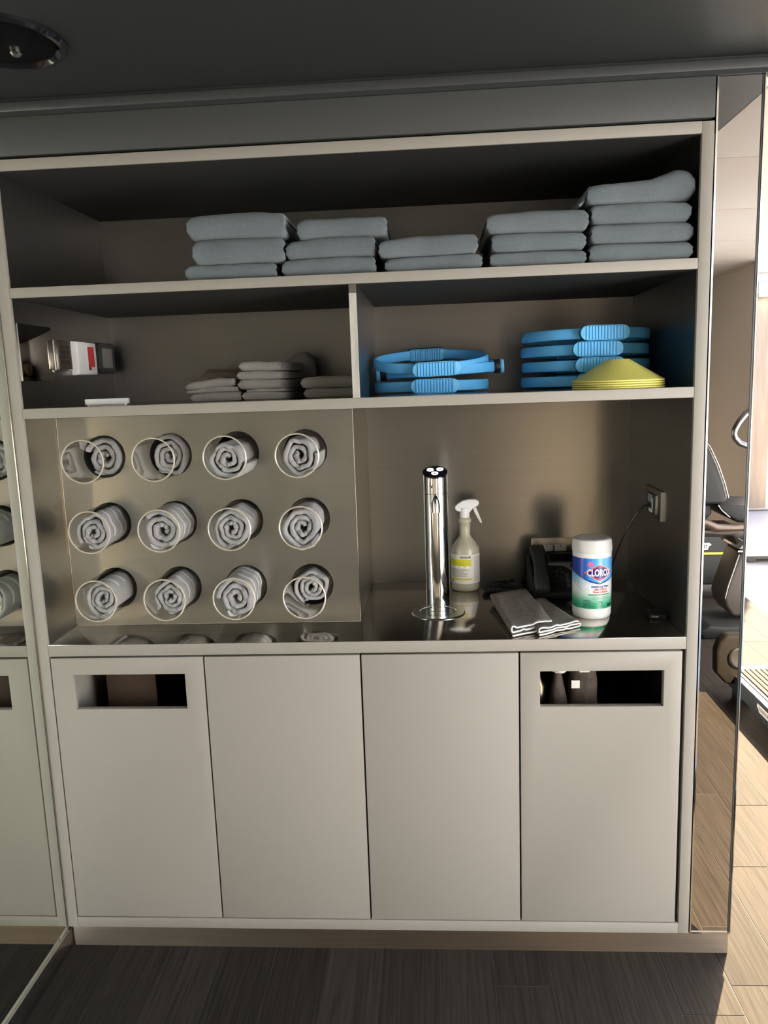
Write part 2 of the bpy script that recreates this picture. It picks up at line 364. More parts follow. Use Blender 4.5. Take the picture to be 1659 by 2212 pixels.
for (b0, t0) in ((AB, AT), (BB, BT)):
    sh = B(IL+.0005, IR-.0005, 0.0, CDP-.012, b0, t0-.0008).build('shelf', paint, cab, bevel=0.001)
    B(IL+.0008, IR-.0008, 0.004, CDP-.0125, t0-.0008, t0).build('steel_lining', steel_top, sh, smooth=0)
    B(IL+.0008, IR-.0008, 0.004, CDP-.0125, b0-.0008, b0).build('underside_shade', under_m, sh, smooth=0)  # thin sheet coloured as shade, not a lining of its own
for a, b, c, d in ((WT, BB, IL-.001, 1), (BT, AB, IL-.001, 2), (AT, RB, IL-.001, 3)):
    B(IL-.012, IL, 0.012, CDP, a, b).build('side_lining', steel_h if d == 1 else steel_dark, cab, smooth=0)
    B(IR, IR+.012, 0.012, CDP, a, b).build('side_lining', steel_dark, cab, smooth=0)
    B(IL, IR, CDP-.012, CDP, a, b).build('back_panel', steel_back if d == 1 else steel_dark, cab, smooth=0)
B(IL-.012, IL, 0.012, CDP, Z0, WB).build('side_panel', inside_m, cab); B(IR, IR+.012, 0.012, CDP, Z0, WB).build('side_panel', inside_m, cab)
B(IL, IR, CDP-.012, CDP, Z0, WB).build('back_board', inside_m, cab)
dv = B(0.8705, 0.8875, 0.003, CDP-.013, BT, AB).build('divider', steel_dark, cab, smooth=0)
B(0.8700, 0.8880, 0.0, 0.004, BT+.006, AB-.022).build('edge_strip', steel_bright, dv)
B(0.8700, 0.8880, 0.0005, 0.004, AB-.022, AB-.0005).build('edge_cap', chrome_sat, dv)
B(0.8700, 0.8880, 0.0, 0.005, BT+.0005, BT+.0055).build('edge_foot', steel_bright, dv)
# doors, black reveal behind the gaps
B(IL+.0005, IR-.0005, 0.0215, 0.026, 0.0965, WB-.001).build('reveal', black_gap, cab, smooth=0)
bpy.data.objects.remove(bpy.data.objects['reveal'])
def plate_hole(x0, x1, z0, z1, hx0, hx1, hz0, hz1, y0, y1):
    m = MB()
    for y in (y0, y1):
        m.v += [(x0, y, z0), (x1, y, z0), (x1, y, z1), (x0, y, z1), (hx0, y, hz0), (hx1, y, hz0), (hx1, y, hz1), (hx0, y, hz1)]
    for b in (0, 8):
        for k in range(4): m.f.append((b+k, b+(k+1) % 4, b+4+(k+1) % 4, b+4+k))
    for k in range(4):
        m.f.append((k, (k+1) % 4, 8+(k+1) % 4, 8+k)); m.f.append((4+k, 4+(k+1) % 4, 12+(k+1) % 4, 12+k))
    return m
dx = [(0.0325, 0.4452), (0.4495, 0.8600), (0.8646, 1.2690), (1.2735, 1.6800)]
DZ0, DZ1 = 0.0985, 0.8585
for j, (a, b) in enumerate(dx):
    if j == 0: m_ = plate_hole(a, b, DZ0, DZ1, 0.0885, 0.394, 0.715, 0.812, 0.0, 0.02)
    elif j == 3: m_ = plate_hole(a, b, DZ0, DZ1, 1.3235, 1.6355, 0.712, 0.8085, 0.0, 0.02)
    else: m_ = B(a, b, 0.0, 0.02, DZ0, DZ1)
    m_.build('door', paint, cab, bevel=0.0012)
# inner partitions between the cupboards
for xx in (0.4474, 0.8623, 1.2712):
    B(xx-.006, xx+.006, 0.021, CDP-.02, 0.096, WB-.002).build('partition', inside_m, cab)
struct(B(0.004, CW+.105, 0.010, 0.03, 0.0, Z0-.0015).build('baseboard_front', steel_kick, smooth=0))
struct(B(CW+.09, CW+.105, 0.03, 0.06, 0.0, Z0-.0015).build('baseboard_side', steel_kick, smooth=0))
# worktop
wt = thing('worktop', 'dark polished steel worktop with grey front edge under the towel tubes', 'worktop', (CW/2, 0.3, WB))
B(IL+.0005, IR-.0005, 0.0, 0.02, WB, WT-.0005).build('front_edge', paint, wt, bevel=0.0015)
B(IL+.0005, IR-.0005, 0.0015, CDP-.013, WB+.001, WT).build('surface', steel_top, wt, bevel=0.0006)
for (x0, x1, y0, y1) in ((IL+.0005, IL+.004, .01, CDP-.02), (IR-.004, IR-.0005, .01, CDP-.02)):
    B(x0, x1, y0, y1, WT, WT+.0015).build('edge_seal', chrome_sat, wt)
# narrow bronze mirror on the end of the wall beside the cabinet
gs = thing('mirror_strip', 'narrow bronze mirror strip beside the cabinet, on the steel plinth', 'mirror', (1.775, 0.01, Z0))
B(CW+.004, CW+.1000, 0.004, 0.030, Z0+.004, 2.205).build('mirror_glass', bronze_m, gs, smooth=0)
B(CW+.1000, CW+.1045, 0.002, 0.030, Z0+.001, 2.205).build('dark_edge', mat('dark_glass_edge', (0.05, 0.055, 0.055), 0.2), gs, smooth=0)
MB().hexa([(CW+.1046, .000, Z0+.001), (CW+.1074, .0012, Z0+.001), (CW+.1074, .03, Z0+.001), (CW+.1046, .03, Z0+.001), (CW+.1046, .000, 2.205), (CW+.1074, .0012, 2.205), (CW+.1074, .03, 2.205), (CW+.1046, .03, 2.205)]).build('bright_edge', trimw, gs, smooth=0)
MB().hexa([(CW-.0004, -.0006, Z0+.001), (CW+.0042, .0012, Z0+.001), (CW+.0042, .03, Z0+.001), (CW-.0004, .03, Z0+.001), (CW-.0004, -.0006, 2.205), (CW+.0042, .0012, 2.205), (CW+.0042, .03, 2.205), (CW-.0004, .03, 2.205)]).build('inner_edge', trimw, gs, smooth=0)
B(CW+.001, CW+.1065, 0.001, 0.030, Z0-.001, Z0+.004).build('bottom_trim', trimw, gs, smooth=0)

# ------------------------------------------------------------------ towel tube holder
th = thing('towel_tube_holder', 'brushed steel box front with twelve clear tubes for rolled washcloths', 'towel holder', (0.44, 0.172, WT))
TX = [0.158+0.1867*i for i in range(4)]; TZ = [1.378, 1.1915, 1.005]; TR = 0.0575
PX0, PX1, PY, PZ0, PZ1 = IL+.001, 0.850, 0.172, WT+.0005, BB-.001
m_ = MB()
cx = [PX0] + [(TX[i]+TX[i+1])/2 for i in range(3)] + [PX1]; cz = [PZ0] + [(TZ[2]+TZ[1])/2, (TZ[1]+TZ[0])/2] + [PZ1]
for i in range(4):
    for j in range(3):
        x0, x1 = cx[i], cx[i+1]; z0, z1 = cz[j], cz[j+1]; c = (TX[i], TZ[2-j]); n = 48
        i0 = len(m_.v)
        for k in range(n):
            a = 2*PI*k/n+PI/4; ca, sa = math.cos(a), math.sin(a)
            m_.v.append((c[0]+ca*TR, PY, c[1]+sa*TR))
            tt = min(((x1 if ca > 0 else x0)-c[0])/ca if abs(ca) > 1e-6 else 9, ((z1 if sa > 0 else z0)-c[1])/sa if abs(sa) > 1e-6 else 9)
            px, pz = c[0]+ca*tt, c[1]+sa*tt
            m_.v.append((px, PY, pz))
        # snap nearest samples to the cell corners
        for (qx, qz) in ((x0, z0), (x0, z1), (x1, z0), (x1, z1)):
            kb = min(range(n), key=lambda k: (m_.v[i0+2*k+1][0]-qx)**2+(m_.v[i0+2*k+1][2]-qz)**2)
            m_.v[i0+2*kb+1] = (qx, PY, qz)
        for k in range(n):
            k2 = (k+1) % n; m_.f.append((i0+2*k, i0+2*k+1, i0+2*k2+1, i0+2*k2))
m_.build('face_panel', steel_h, th, smooth=0)
B(PX1-.002, PX1, PY+.0003, CDP-.014, PZ0, PZ1).build('side_panel', steel_h, th, smooth=0)
B(PX0, PX1, PY+.001, PY+.004, PZ0, PZ0+.002).build('bottom_lip', chrome_sat, th)
for (x0, x1, y0, y1, z0, z1) in ((PX1-.0012, PX1+.0006, PY-.0008, PY+.0006, PZ0, PZ1), (PX0, PX1, PY-.0012, PY, PZ0, PZ0+.0016), (PX0, PX0+.0014, PY-.0012, PY, PZ0, PZ1)):
    B(x0, x1, y0, y1, z0, z1).build('edge_seam', trimw, th, smooth=0)
for j in range(3):
    for i in range(4):
        c = (TX[i], 0.0, TZ[j])
        t = MB().lathe([(TR-.0005, 0.034), (TR-.0005, 0.42)], c, 48, 'y', False, False).build('acrylic_tube', acrylic, th)
        MB().lathe([(TR-.0036, 0.0335), (TR-.0038, 0.0315), (TR-.002, 0.0305), (TR-.0002, 0.0315), (TR-.0002, 0.0335)], c, 48, 'y', False, False).build('rim', rim_m, t)
        MB().lathe([(TR+.0012, PY-.001), (TR+.0012, PY+.002), (TR-.0002, PY+.002), (TR-.0002, PY-.001), (TR+.0012, PY-.001)], c, 48, 'y', False, False).build('collar', black_gl, t)

# rolled washcloths
def rolled(c, R, yf, L, seed, turns=3.2, squash=1.0, rot=0.0, tele=0.0, name='', row=0):
    rn = random.Random(seed); t = R/(turns+0.55)*0.95; pitch = R/(turns+0.55); n = int(turns*40)
    m = MB(); rs = []
    z0 = c[2]-(TR-.0042-R*1.02)
    for k in range(n+1):
        th_ = 2*PI*turns*k/n
        r = pitch*0.55+pitch*th_/(2*PI)
        r *= 1+0.15*nz(th_*0.8, seed*3.1)+0.09*nz(th_*2.1, seed*1.7)+0.035*math.cos(5*th_+seed)
        r = min(r, R*1.0)
        if k > n-9: r = min(R*1.06, r+0.0006*(k-n+9))
        a = th_+rot
        px, pz = r*math.cos(a)*squash, r*math.sin(a)/squash**0.5
        nx, nzz = math.cos(a), math.sin(a)
        yo = yf+tele*(1-r/R)+0.009*nz(th_*1.3, seed*0.7)+0.005*nz(th_*4, seed)
        ring = []
        tt = t*(0.92+0.12*nz(th_*3, seed*2.2))
        for (q, yy) in ((-.5, L), (-.5, .10), (-.5, .012), (-.46, .005), (-.3, .0012), (0, 0), (.3, .0012), (.46, .005), (.5, .012), (.5, .10), (.5, L)):
            ring.append((c[0]+px+nx*tt*q, yo+yy+(0.0008*nz(th_*9, yy*90, seed) if yy > .02 else 0), z0+pz+nzz*tt*q))
        rs.append(ring)
    m.rings(rs, False)
    for rg in (rs[0], rs[-1]):
        i = len(m.v); m.v += rg; m.f.append(tuple(range(i, i+len(rg))))
    o = m.build('rolled_washcloth', towel_r, loc=(c[0], yf, z0-R), smooth=60)
    # woven pale bands around the outside of the roll
    a1 = 2*PI*turns+rot
    for yy, ww in ((0.028, 0.012), (0.072, 0.010), (0.105, 0.010)):
        rs2 = []
        for q in range(25):
            a = a1-0.12-2*PI*0.62*q/24
            kk = (a-rot)/(2*PI*turns)*n
            th_ = a-rot; r = pitch*0.55+pitch*th_/(2*PI); r *= 1+0.15*nz(th_*0.8, seed*3.1)+0.09*nz(th_*2.1, seed*1.7)+0.035*math.cos(5*th_+seed); r = min(r, R)
            rr = r+t*.5+.0007
            px, pz = rr*math.cos(a)*1.0, rr*math.sin(a)
            px, pz = r*math.cos(a)*squash+math.cos(a)*(t*.5+.0006), r*math.sin(a)/squash**.5+math.sin(a)*(t*.5+.0006)
            rs2.append([(c[0]+px, yf+yy, z0+pz), (c[0]+px*1.005, yf+yy+ww*.5, z0+pz*1.005), (c[0]+px, yf+yy+ww, z0+pz)])
        MB().rings(rs2, False).build('woven_band', towel_e, o)
    # loose hem corner of the outer wrap
    for (ac, span, fwd) in ((rn.uniform(-2.4, -0.6), .6, .012),):
        rs2 = []
        for q in range(9):
            a = ac+span*(q/8-.5); th_ = a-rot
            while th_ < 2*PI*(turns-1): th_ += 2*PI
            r_ = pitch*0.55+pitch*th_/(2*PI); r_ *= 1+0.15*nz(th_*0.8, seed*3.1)+0.09*nz(th_*2.1, seed*1.7)+0.035*math.cos(5*th_+seed); r_ = min(r_, R)+t*.5+.0012
            px, pz = r_*math.cos(a)*squash, r_*math.sin(a)/squash**.5
            d = math.hypot(px, z0+pz-c[2]); k_ = min(1, (TR-.0045)/max(d, 1e-5)); px *= k_; pz = c[2]-z0+(z0+pz-c[2])*k_
            fy = yf-fwd*(1-abs(q/4-1))-.001; ca, sa = math.cos(a), math.sin(a)
            rs2.append([(c[0]+px, fy, z0+pz), (c[0]+px+ca*.0016, fy+.012, z0+pz+sa*.0016), (c[0]+px+ca*.001, fy+.045, z0+pz+sa*.001), (c[0]+px-ca*.0016, fy+.045, z0+pz-sa*.0016), (c[0]+px-ca*.002, fy+.008, z0+pz-sa*.002)])
        MB().rings(rs2).build('hem', towel_e, o, smooth=60)
    rows = ['top', 'middle', 'bottom']; cols = ['first', 'second', 'third', 'fourth']
    tag(o, name, 'towel', 'rolled washcloths in the clear tubes')
RL = [  # row, col, R, yf, squash, rot, tele, turns
 (0, 0, .047, .166, 1.0, 0.6, 0.008, 2.6), (0, 1, .048, .150, 0.95, 2.2, 0.01, 3.3), (0, 2, .046, .056, 1.0, 0.5, -.006, 3.2), (0, 3, .047, .060, 0.9, 2.0, 0.012, 3.0),
 (1, 0, .045, .060, 0.92, 3.9, -.008, 3.3), (1, 1, .0475, .050, 1.02, 5.4, 0.01, 2.8), (1, 2, .047, .060, 0.95, 4.6, -.004, 3.3), (1, 3, .049, .044, 0.94, 0.3, 0.016, 3.1),
 (2, 0, .046, .074, 0.95, 4.3, 0.0, 3.4), (2, 1, .045, .080, 0.9, 4.0, -.004, 3.3), (2, 2, .0485, .052, 0.92, 5.6, 0.0, 2.9), (2, 3, .044, .168, 1.0, 4.4, -.01, 3.3)]
LBL = ['grey rolled washcloth pushed deep into the first tube of the top row', 'grey rolled washcloth pushed back in the second tube of the top row',
 'grey rolled washcloth near the mouth of the third tube, top row', 'grey rolled washcloth with white lining in the fourth tube, top row',
 'grey rolled washcloth in the first tube of the middle row', 'loosely rolled grey washcloth in the second tube of the middle row',
 'tightly rolled grey washcloth in the third tube of the middle row', 'grey rolled washcloth with pale flap in the fourth tube, middle row',
 'grey rolled washcloth in the first tube of the bottom row', 'grey rolled washcloth in the second tube of the bottom row',
 'grey rolled washcloth in the third tube of the bottom row', 'grey rolled washcloth pushed deep into the last tube, bottom row']
for q, (r_, c_, R, yf, sq, rot, tele, tn) in enumerate(RL):
    rolled((TX[c_], 0, TZ[r_]), min(R*1.03, .0495), yf, 0.27, q+3, tn*.90, sq, rot, tele, LBL[q], r_)

# ------------------------------------------------------------------ folded towels
def folded(name, label, cat_group, material, x0, x1, zt, zb, yf, D, seed, layers=3, yaw=0.0, arch=0.0, peak=None, skew=0.0, name_obj='bath_towel'):
    m = MB(); rs = []
    NU = 30; cxm = (x0+x1)/2; W = x1-x0
    def prof(u, inset, kcap):
        zl = zb[0]+(zb[1]-zb[0])*u; zh = zt[0]+(zt[1]-zt[0])*u+arch*math.sin(PI*u)
        zh += 0.0022*nz(u*4, seed*1.3)+0.0012*nz(u*11, seed*2.1); zl += 0.0
        if peak: zh += peak[1]*math.exp(-((u-peak[0])/peak[2])**2)
        h = zh-zl; zc = (zl+zh)/2; r = h/2
        ye = yf+0.006*nz(u*3.1, seed*4.7)
        pts = []
        for a in range(13):      # front fold
            t = -PI/2+PI*a/12
            bul = 1+0.05*nz(u*6, a*.35, seed)
            pts.append((ye+r-r*math.cos(t)*bul, zc+r*math.sin(t)*(0.93+0.07*abs(math.sin(t)))))
        for a in range(1, 8):
            q = a/8; pts.append((ye+r+(D-2*r)*q, zh+0.0025*nz(u*3, q*4, seed)-0.004*q*(1-q)))
        for a in range(7):
            t = PI/2-PI*a/6; pts.append((ye+D-r+r*.8*math.cos(t), zc+r*math.sin(t)))
        for a in range(1, 8):
            q = 1-a/8; pts.append((ye+r+(D-2*r)*q, zl))
        ym = ye+D/2
        return [(ye+ (y-ye)*1.0 if not kcap else ym+(y-ym)*kcap, zc+(z-zc)*inset) for y, z in pts], zl, h
    re = min(.017, W*.12)/W; K = 6
    us = [re*(1-math.cos(PI/2*k/K)) for k in range(K)]+[re+(1-2*re)*k/NU for k in range(NU+1)]+[1-re*(1-math.cos(PI/2*k/K)) for k in reversed(range(K))]
    ins = {k: .52+.48*math.sin(PI/2*k/K)**.8 for k in range(K)}
    n = len(us)
    def ridge(z, zl, h): return 0.0013*math.cos(2*PI*layers*((z-zl)/max(h, 1e-4)))
    for kc in (0.05, 0.55, 0.9):
        p, zl, h = prof(0.0, .52, kc); rs.append([(x0+0.004-ridge(z, zl, h)*.8+0.004*nz(y*9, z*40, seed), y, z) for y, z in p])
    for k, u in enumerate(us):
        i_ = ins.get(k, ins.get(n-1-k, 1.0)); p, zl, h = prof(u, i_, 0)
        e = 1 if k < K else (-1 if k > n-K-1 else 0); wgt = min(k, n-1-k, K)/K if e else 1
        rs.append([(x0+W*u-e*(1-wgt)*ridge(z, zl, h)+0.0015*nz(z*50, u*5, seed)*(1-wgt)*1.2, y, z) for y, z in p])
    for kc in (0.9, 0.55, 0.05):
        p, zl, h = prof(1.0, .52, kc); rs.append([(x1-0.004+ridge(z, zl, h)*.8+0.004*nz(y*9, z*40, seed+5), y, z) for y, z in p])
    m.rings(rs)
    if yaw or skew:
        cy = yf+D/2; c, s_ = math.cos(yaw), math.sin(yaw)
        m.v = [(cxm+(x-cxm)*c-(y-cy)*s_+skew*(y-yf), cy+(x-cxm)*s_+(y-cy)*c, z) for x, y, z in m.v]
    o = m.build(name_obj, material, loc=(cxm, yf+D/2, min(zb)), smooth=70)
    tag(o, label, 'towel', cat_group); return o
G1 = 'folded bath towels on the top shelf'
ST = ['first stack from the left', 'second stack from the left', 'two-towel stack in the middle', 'fourth stack from the left', 'tallest stack by side panel']
TW = [ # stack, pos label, x0,x1,(zt),(zb), yf, yaw
 (0, 'bottom', .469, .694, (1.851, 1.850), (1.8151, 1.8151), .018, .0, 0.002, None),
 (0, 'middle', .487, .712, (1.912, 1.910), (1.8505, 1.8495), .016, .02, 0.003, None),
 (0, 'topmost', .482, .722, (1.967, 1.967), (1.9118, 1.9105), .014, -.01, 0.006, None),
 (1, 'bottom', .707, .934, (1.853, 1.857), (1.8151, 1.8151), .015, .01, 0.003, None),
 (1, 'middle', .722, .940, (1.898, 1.902), (1.8535, 1.8575), .02, -.02, 0.006, None),
 (1, 'topmost', .745, .963, (1.949, 1.949), (1.900, 1.903), .03, .015, 0.004, None),
 (2, 'lower', .959, 1.191, (1.847, 1.850), (1.8151, 1.8151), .016, .0, 0.002, None),
 (2, 'upper', .943, 1.178, (1.888, 1.896), (1.849, 1.8515), .012, .015, 0.006, None),
 (3, 'bottom', 1.211, 1.436, (1.849, 1.847), (1.8151, 1.8151), .012, -.01, 0.001, None),
 (3, 'middle', 1.213, 1.434, (1.893, 1.890), (1.8505, 1.8485), .018, .01, 0.002, None),
 (3, 'topmost', 1.203, 1.440, (1.938, 1.940), (1.8945, 1.8915), .012, .0, 0.004, None),
 (4, 'bottom', 1.444, 1.680, (1.858, 1.855), (1.8151, 1.8151), .014, .0, 0.002, None),
 (4, 'second from bottom', 1.446, 1.681, (1.904, 1.899), (1.860, 1.857), .016, .01, 0.002, None),
 (4, 'third from bottom', 1.450, 1.678, (1.949, 1.947), (1.9055, 1.9005), .018, -.01, 0.003, None),
 (4, 'crumpled topmost', 1.438, 1.683, (1.990, 2.002), (1.951, 1.9485), .014, .0, 0.004, (0.86, 0.020, 0.16))]
for q, (s_, p_, x0, x1, zt, zb, yf, yaw, arch, pk) in enumerate(TW):
    folded('t', 'grey bath towel, %s of the %s, top shelf' % (p_, ST[s_]), G1, towel_b, x0, x1, zt, zb, yf, 0.34, q*1.7+1, 3, yaw, arch, pk)
# the loose corner that droops from the crumpled top towel
dq = MB().grid(lambda a, b: (1.447-.026*b-.010*b*a, .03+.12*a+.01*math.sin(3*b), 1.990-.042*b-.006*math.sin(PI*b)+.004*nz(a*3, b*4, 5)), 10, 10)
for o in COL.objects:
    if o.get('label', '').startswith('grey bath towel, crumpled'):
        LOC[o.name] = tuple(o.location); dd = dq.build('drooping_corner', towel_b, o, smooth=70)
        mdd = dd.modifiers.new('thick', 'SOLIDIFY'); mdd.thickness = .006; mdd.offset = 0
G2 = 'folded washcloths on the second shelf'
SW = [ # label, x0,x1,zt,zb,yf,D,yaw,arch,layers
 ('bottom one of the small three-cloth pile left of the tall pile', .413, .550, (1.541, 1.543), (1.5191, 1.5191), .17, .2, .0, .001, 2),
 ('middle one of the small three-cloth pile left of the tall pile', .398, .541, (1.5485, 1.5575), (1.542, 1.5435), .172, .2, .03, .004, 2),
 ('topmost tilted one of the three-cloth pile left of the tall pile', .403, .537, (1.568, 1.580), (1.5505, 1.5595), .168, .2, -.02, .004, 2),
 ('bottom one of the tall washcloth pile', .554, .668, (1.5405, 1.539), (1.5191, 1.5191), .17, .21, .0, .001, 2),
 ('second from the bottom in the tall washcloth pile', .562, .672, (1.5475, 1.5465), (1.5410, 1.5395), .174, .21, .02, .001, 1),
 ('third from the bottom in the tall washcloth pile', .547, .664, (1.573, 1.572), (1.548, 1.5475), .168, .21, -.02, .001, 2),
 ('second from the top in the tall washcloth pile', .541, .662, (1.596, 1.594), (1.574, 1.573), .170, .21, .02, .001, 2),
 ('top neat one of the tall washcloth pile', .552, .664, (1.622, 1.618), (1.597, 1.595), .172, .21, -.03, .001, 2),
 ('lower one of the pair against the divider', .722, .8595, (1.544, 1.5435), (1.5191, 1.5191), .17, .2, .0, .001, 2),
 ('upper one of the pair against the divider', .716, .859, (1.573, 1.573), (1.545, 1.5445), .168, .2, -.01, .003, 2)]
for q, (lb, x0, x1, zt, zb, yf, D, yaw, arch, ly) in enumerate(SW):
    folded('w', 'grey folded washcloth, ' + lb, G2, towel_s, x0, x1, zt, zb, yf, D, 40+q*2.3, ly, yaw, arch, None, 0.12 if 3 <= q <= 7 else 0.0, 'washcloth')
folded('w', 'crumpled grey washcloth heaped behind the tall washcloth pile', G2, towel_s, .590, .715, (1.608, 1.634), (1.5191, 1.5191), .385, .18, 77, 3, .1, .012, (0.7, 0.018, 0.25), 0, 'washcloth')
folded('w', 'grey washcloth with dark woven stripes lying at the back of shelf', G2, mat('striped_terry', S((156, 140, 122)), 0.95, vary=(60, 0.5, 1.1), bump_stretch=(1, 1, 3)), .376, .50, (1.615, 1.609), (1.5191, 1.5191), .41, .16, 79, 3, -.1, -.004, None, 0, 'washcloth')

# ------------------------------------------------------------------ pilates rings
def ring(loc, label, rot_pads, tilt=(0, 0, 0), R=0.179, group='blue exercise rings on the second shelf'):
    t = thing('exercise_ring', label, 'exercise ring', loc, group); t.rotation_euler = tilt
    LOC[t.name] = (0, 0, 0)
    rs = []
    for k in range(64):
        a = 2*PI*k/64; rg = []
        for j in range(12):
            b = 2*PI*j/12
            rr = R-.007+0.0062*math.copysign(abs(math.cos(b))**.7, math.cos(b)); zz = .0145*math.copysign(abs(math.sin(b))**.6, math.sin(b))
            rg.append((rr*math.cos(a), rr*math.sin(a), .0205+zz))
        rs.append(rg)
    rs.append(rs[0]); MB().rings(rs, True, False, False).build('hoop', blue_ring, t, local=True)
    for s_ in (0, PI):
        a0 = rot_pads+s_
        def pt(u, n, z): # u along tangent, n outwards
            c, s = math.cos(a0), math.sin(a0)
            return (c*(R+n)-s*u, s*(R+n)+c*u, z)
        for (na, nb, HL, HZ, nm, mt) in ((0.004, 0.012, .066, .0198, 'grip_pad', blue_pad), (-.022, -.014, .060, .0185, 'inner_pad', blue_pad), (-.014, .0045, .064, .0195, 'pad_core', black_pl)):
            poly = []
            for k in range(9): b = -PI/2+PI*k/8; poly.append((HL-HZ+HZ*math.cos(b), HZ*math.sin(b)))
            for k in range(9): b = PI/2+PI*k/8; poly.append((-HL+HZ+HZ*math.cos(b), HZ*math.sin(b)))
            g = MB().prism(poly, lambda a, b: pt(a, na, .0205+b), lambda a, b: pt(a, nb, .0205+b)).build(nm, mt, t, local=True, bevel=0.0018)
            if nm != 'pad_core':
                rb = MB()
                for q in range(13):
                    u = -HL*.74+HL*1.48*q/12; hz = HZ*.94
                    d = 1 if nm == 'grip_pad' else -1; nn = nb if d > 0 else na
                    rb.hexa([pt(u-.0032, nn-.0005*d, .0205-hz), pt(u+.0032, nn-.0005*d, .0205-hz), pt(u+.0032, nn-.0005*d, .0205+hz), pt(u-.0032, nn-.0005*d, .0205+hz),
                             pt(u-.0022, nn+.0034*d, .0205-hz+.002), pt(u+.0022, nn+.0034*d, .0205-hz+.002), pt(u+.0022, nn+.0034*d, .0205+hz-.002), pt(u-.0022, nn+.0034*d, .0205+hz-.002)])
                rb.build('grip_ribs', mt, g, local=True)
    return t
rx, ry = 1.501, 0.385
for k, (ofx, lab) in enumerate(((0.0, 'lowest one, behind the yellow cones'), (-.004, 'second from the bottom, behind the yellow cones'), (-.008, 'second from the top, above the yellow cones'), (0.008, 'topmost one, above the yellow cones'))):
    ring((rx+(.002 if k % 2 else 0), ry+.001*k, BT+0.0003+.0413*k), 'blue exercise ring in the four-ring stack, ' + lab, -PI/2+(ofx+.01)*5.5)
ring((1.062, 0.395, BT+.0003), 'blue exercise ring lying flat on the shelf beside the divider, lowest of three', -PI/2+.06, R=.168)
ring((1.088, 0.405, BT+.0445), 'blue exercise ring between two others, its black pad end sticking out sideways', 0.02, (rad(1.2), rad(-2.0), 0), R=.168)
ring((1.062, 0.390, BT+.072), 'blue exercise ring lying tilted on top of two others beside the divider', -PI/2+.09, (rad(8.6), rad(-.5), 0), R=.168)

# ------------------------------------------------------------------ yellow cones
for k in range(4):
    b = BT+0.0003+.0056*k
    o = MB().lathe([(0.113, 0), (0.1145, .0004), (0.1145, .0036), (0.1125, .0042), (0.030, .0545), (0.027, .0560), (0.012, .0560), (0.012, .0545), (0.026, .0542), (0.108, .0030), (0.108, 0)], (1.540, 0.135, b), 56, 'z', False, False).build('disc_cone', yellow_c, loc=(1.540, .135, b), smooth=30)
    tag(o, 'yellow disc cone, ' + ['lowest of the stack in front of the blue rings', 'second from bottom in the stack by the rings', 'third from bottom in the stack by the rings', 'topmost of the stack in front of the blue rings'][k], 'cone', 'yellow disc cones')

# ------------------------------------------------------------------ devices on the shelf side wall
X0 = IL
cp = thing('steel_cover_plate', 'polished steel blank plate on the shelf side wall, nearest the front', 'wall plate', (X0, .10, 1.59))
B(X0, X0+.0035, .018, .190, 1.588, 1.732).build('plate', mat('mirror_polished_steel', (0.66, 0.64, 0.60), 0.03, 1.0), cp, bevel=0.0006)
kp = thing('keypad', 'narrow steel keypad with black buttons beside the blank plate', 'keypad', (X0, .24, 1.618))
B(X0, X0+.012, .200, .283, 1.618, 1.700).build('housing', chrome_sat, kp, bevel=0.001)
B(X0+.0115, X0+.0128, .203, .280, 1.621, 1.697).build('face', mat('brown_steel_face', (0.20, 0.16, 0.12), 0.35, 1.0), kp)
for r_ in range(4):
    for c_ in range(3):
        y = .222+.019*c_; z = 1.640+.0135*r_
        B(X0+.0125, X0+.0150, y-.0068, y+.0068, z-.0048, z+.0048).build('button', black_pl, kp, bevel=.0008)
sw = thing('white_alarm_unit', 'white wall unit with red printed label between keypad and black thermostat', 'alarm unit', (X0, .37, 1.605))
MB().hexa([(X0, .300, 1.605), (X0, .430, 1.605), (X0, .430, 1.702), (X0, .300, 1.702), (X0+.022, .304, 1.607), (X0+.022, .428, 1.607), (X0+.022, .428, 1.700), (X0+.022, .304, 1.700)]).build('housing', white_pl, sw, bevel=.002)
B(X0+.0222, X0+.0232, .352, .420, 1.612, 1.692).build('cover', white_pl, sw, bevel=.0004)
def lw(y0, y1, z0, z1, e): return B(X0+.0230, X0+.0236+e, y0, y1, z0, z1)
lw(.366, .408, 1.619, 1.688, 0).build('label', red_l, sw, smooth=0)
lw(.384, .408, 1.6192, 1.629, .0003).build('label_foot', offw, sw, smooth=0)
lw(.366, .373, 1.6192, 1.636, .0003).build('label_mark', black_pl, sw, smooth=0)
tm = thing('thermostat', 'black rounded thermostat with grey screen, nearest the shelf back', 'thermostat', (X0, .5, 1.616))
def rrect(y0, y1, z0, z1, r, n=6):
    P_ = []
    for (cy, cz_, a0) in ((y1-r, z1-r, 0), (y0+r, z1-r, PI/2), (y0+r, z0+r, PI), (y1-r, z0+r, 1.5*PI)):
        for k in range(n+1): a = a0+PI/2*k/n; P_.append((cy+r*math.cos(a), cz_+r*math.sin(a)))
    return P_
MB().prism(rrect(.440, .562, 1.612, 1.704, .018), lambda a, b: (X0, a, b), lambda a, b: (X0+.024, a, b)).build('housing', black_pl, tm, bevel=.003)
MB().prism(rrect(.466, .540, 1.628, 1.688, .003), lambda a, b: (X0+.0238, a, b), lambda a, b: (X0+.0248, a, b)).build('screen', screen_g, tm)
wb = thing('white_remote_box', 'small flat white plastic box lying on the second shelf below the keypad', 'box', (.205, .12, BT))
m_ = MB().prism(rrect(-.055, .055, -.035, .035, .006), lambda a, b: (.205+a*.94-b*.34, .115+a*.34+b*.94, BT+.0035), lambda a, b: (.205+a*.94-b*.34, .115+a*.34+b*.94, BT+.018))
m_.build('case', white_pl, wb, bevel=.0015)
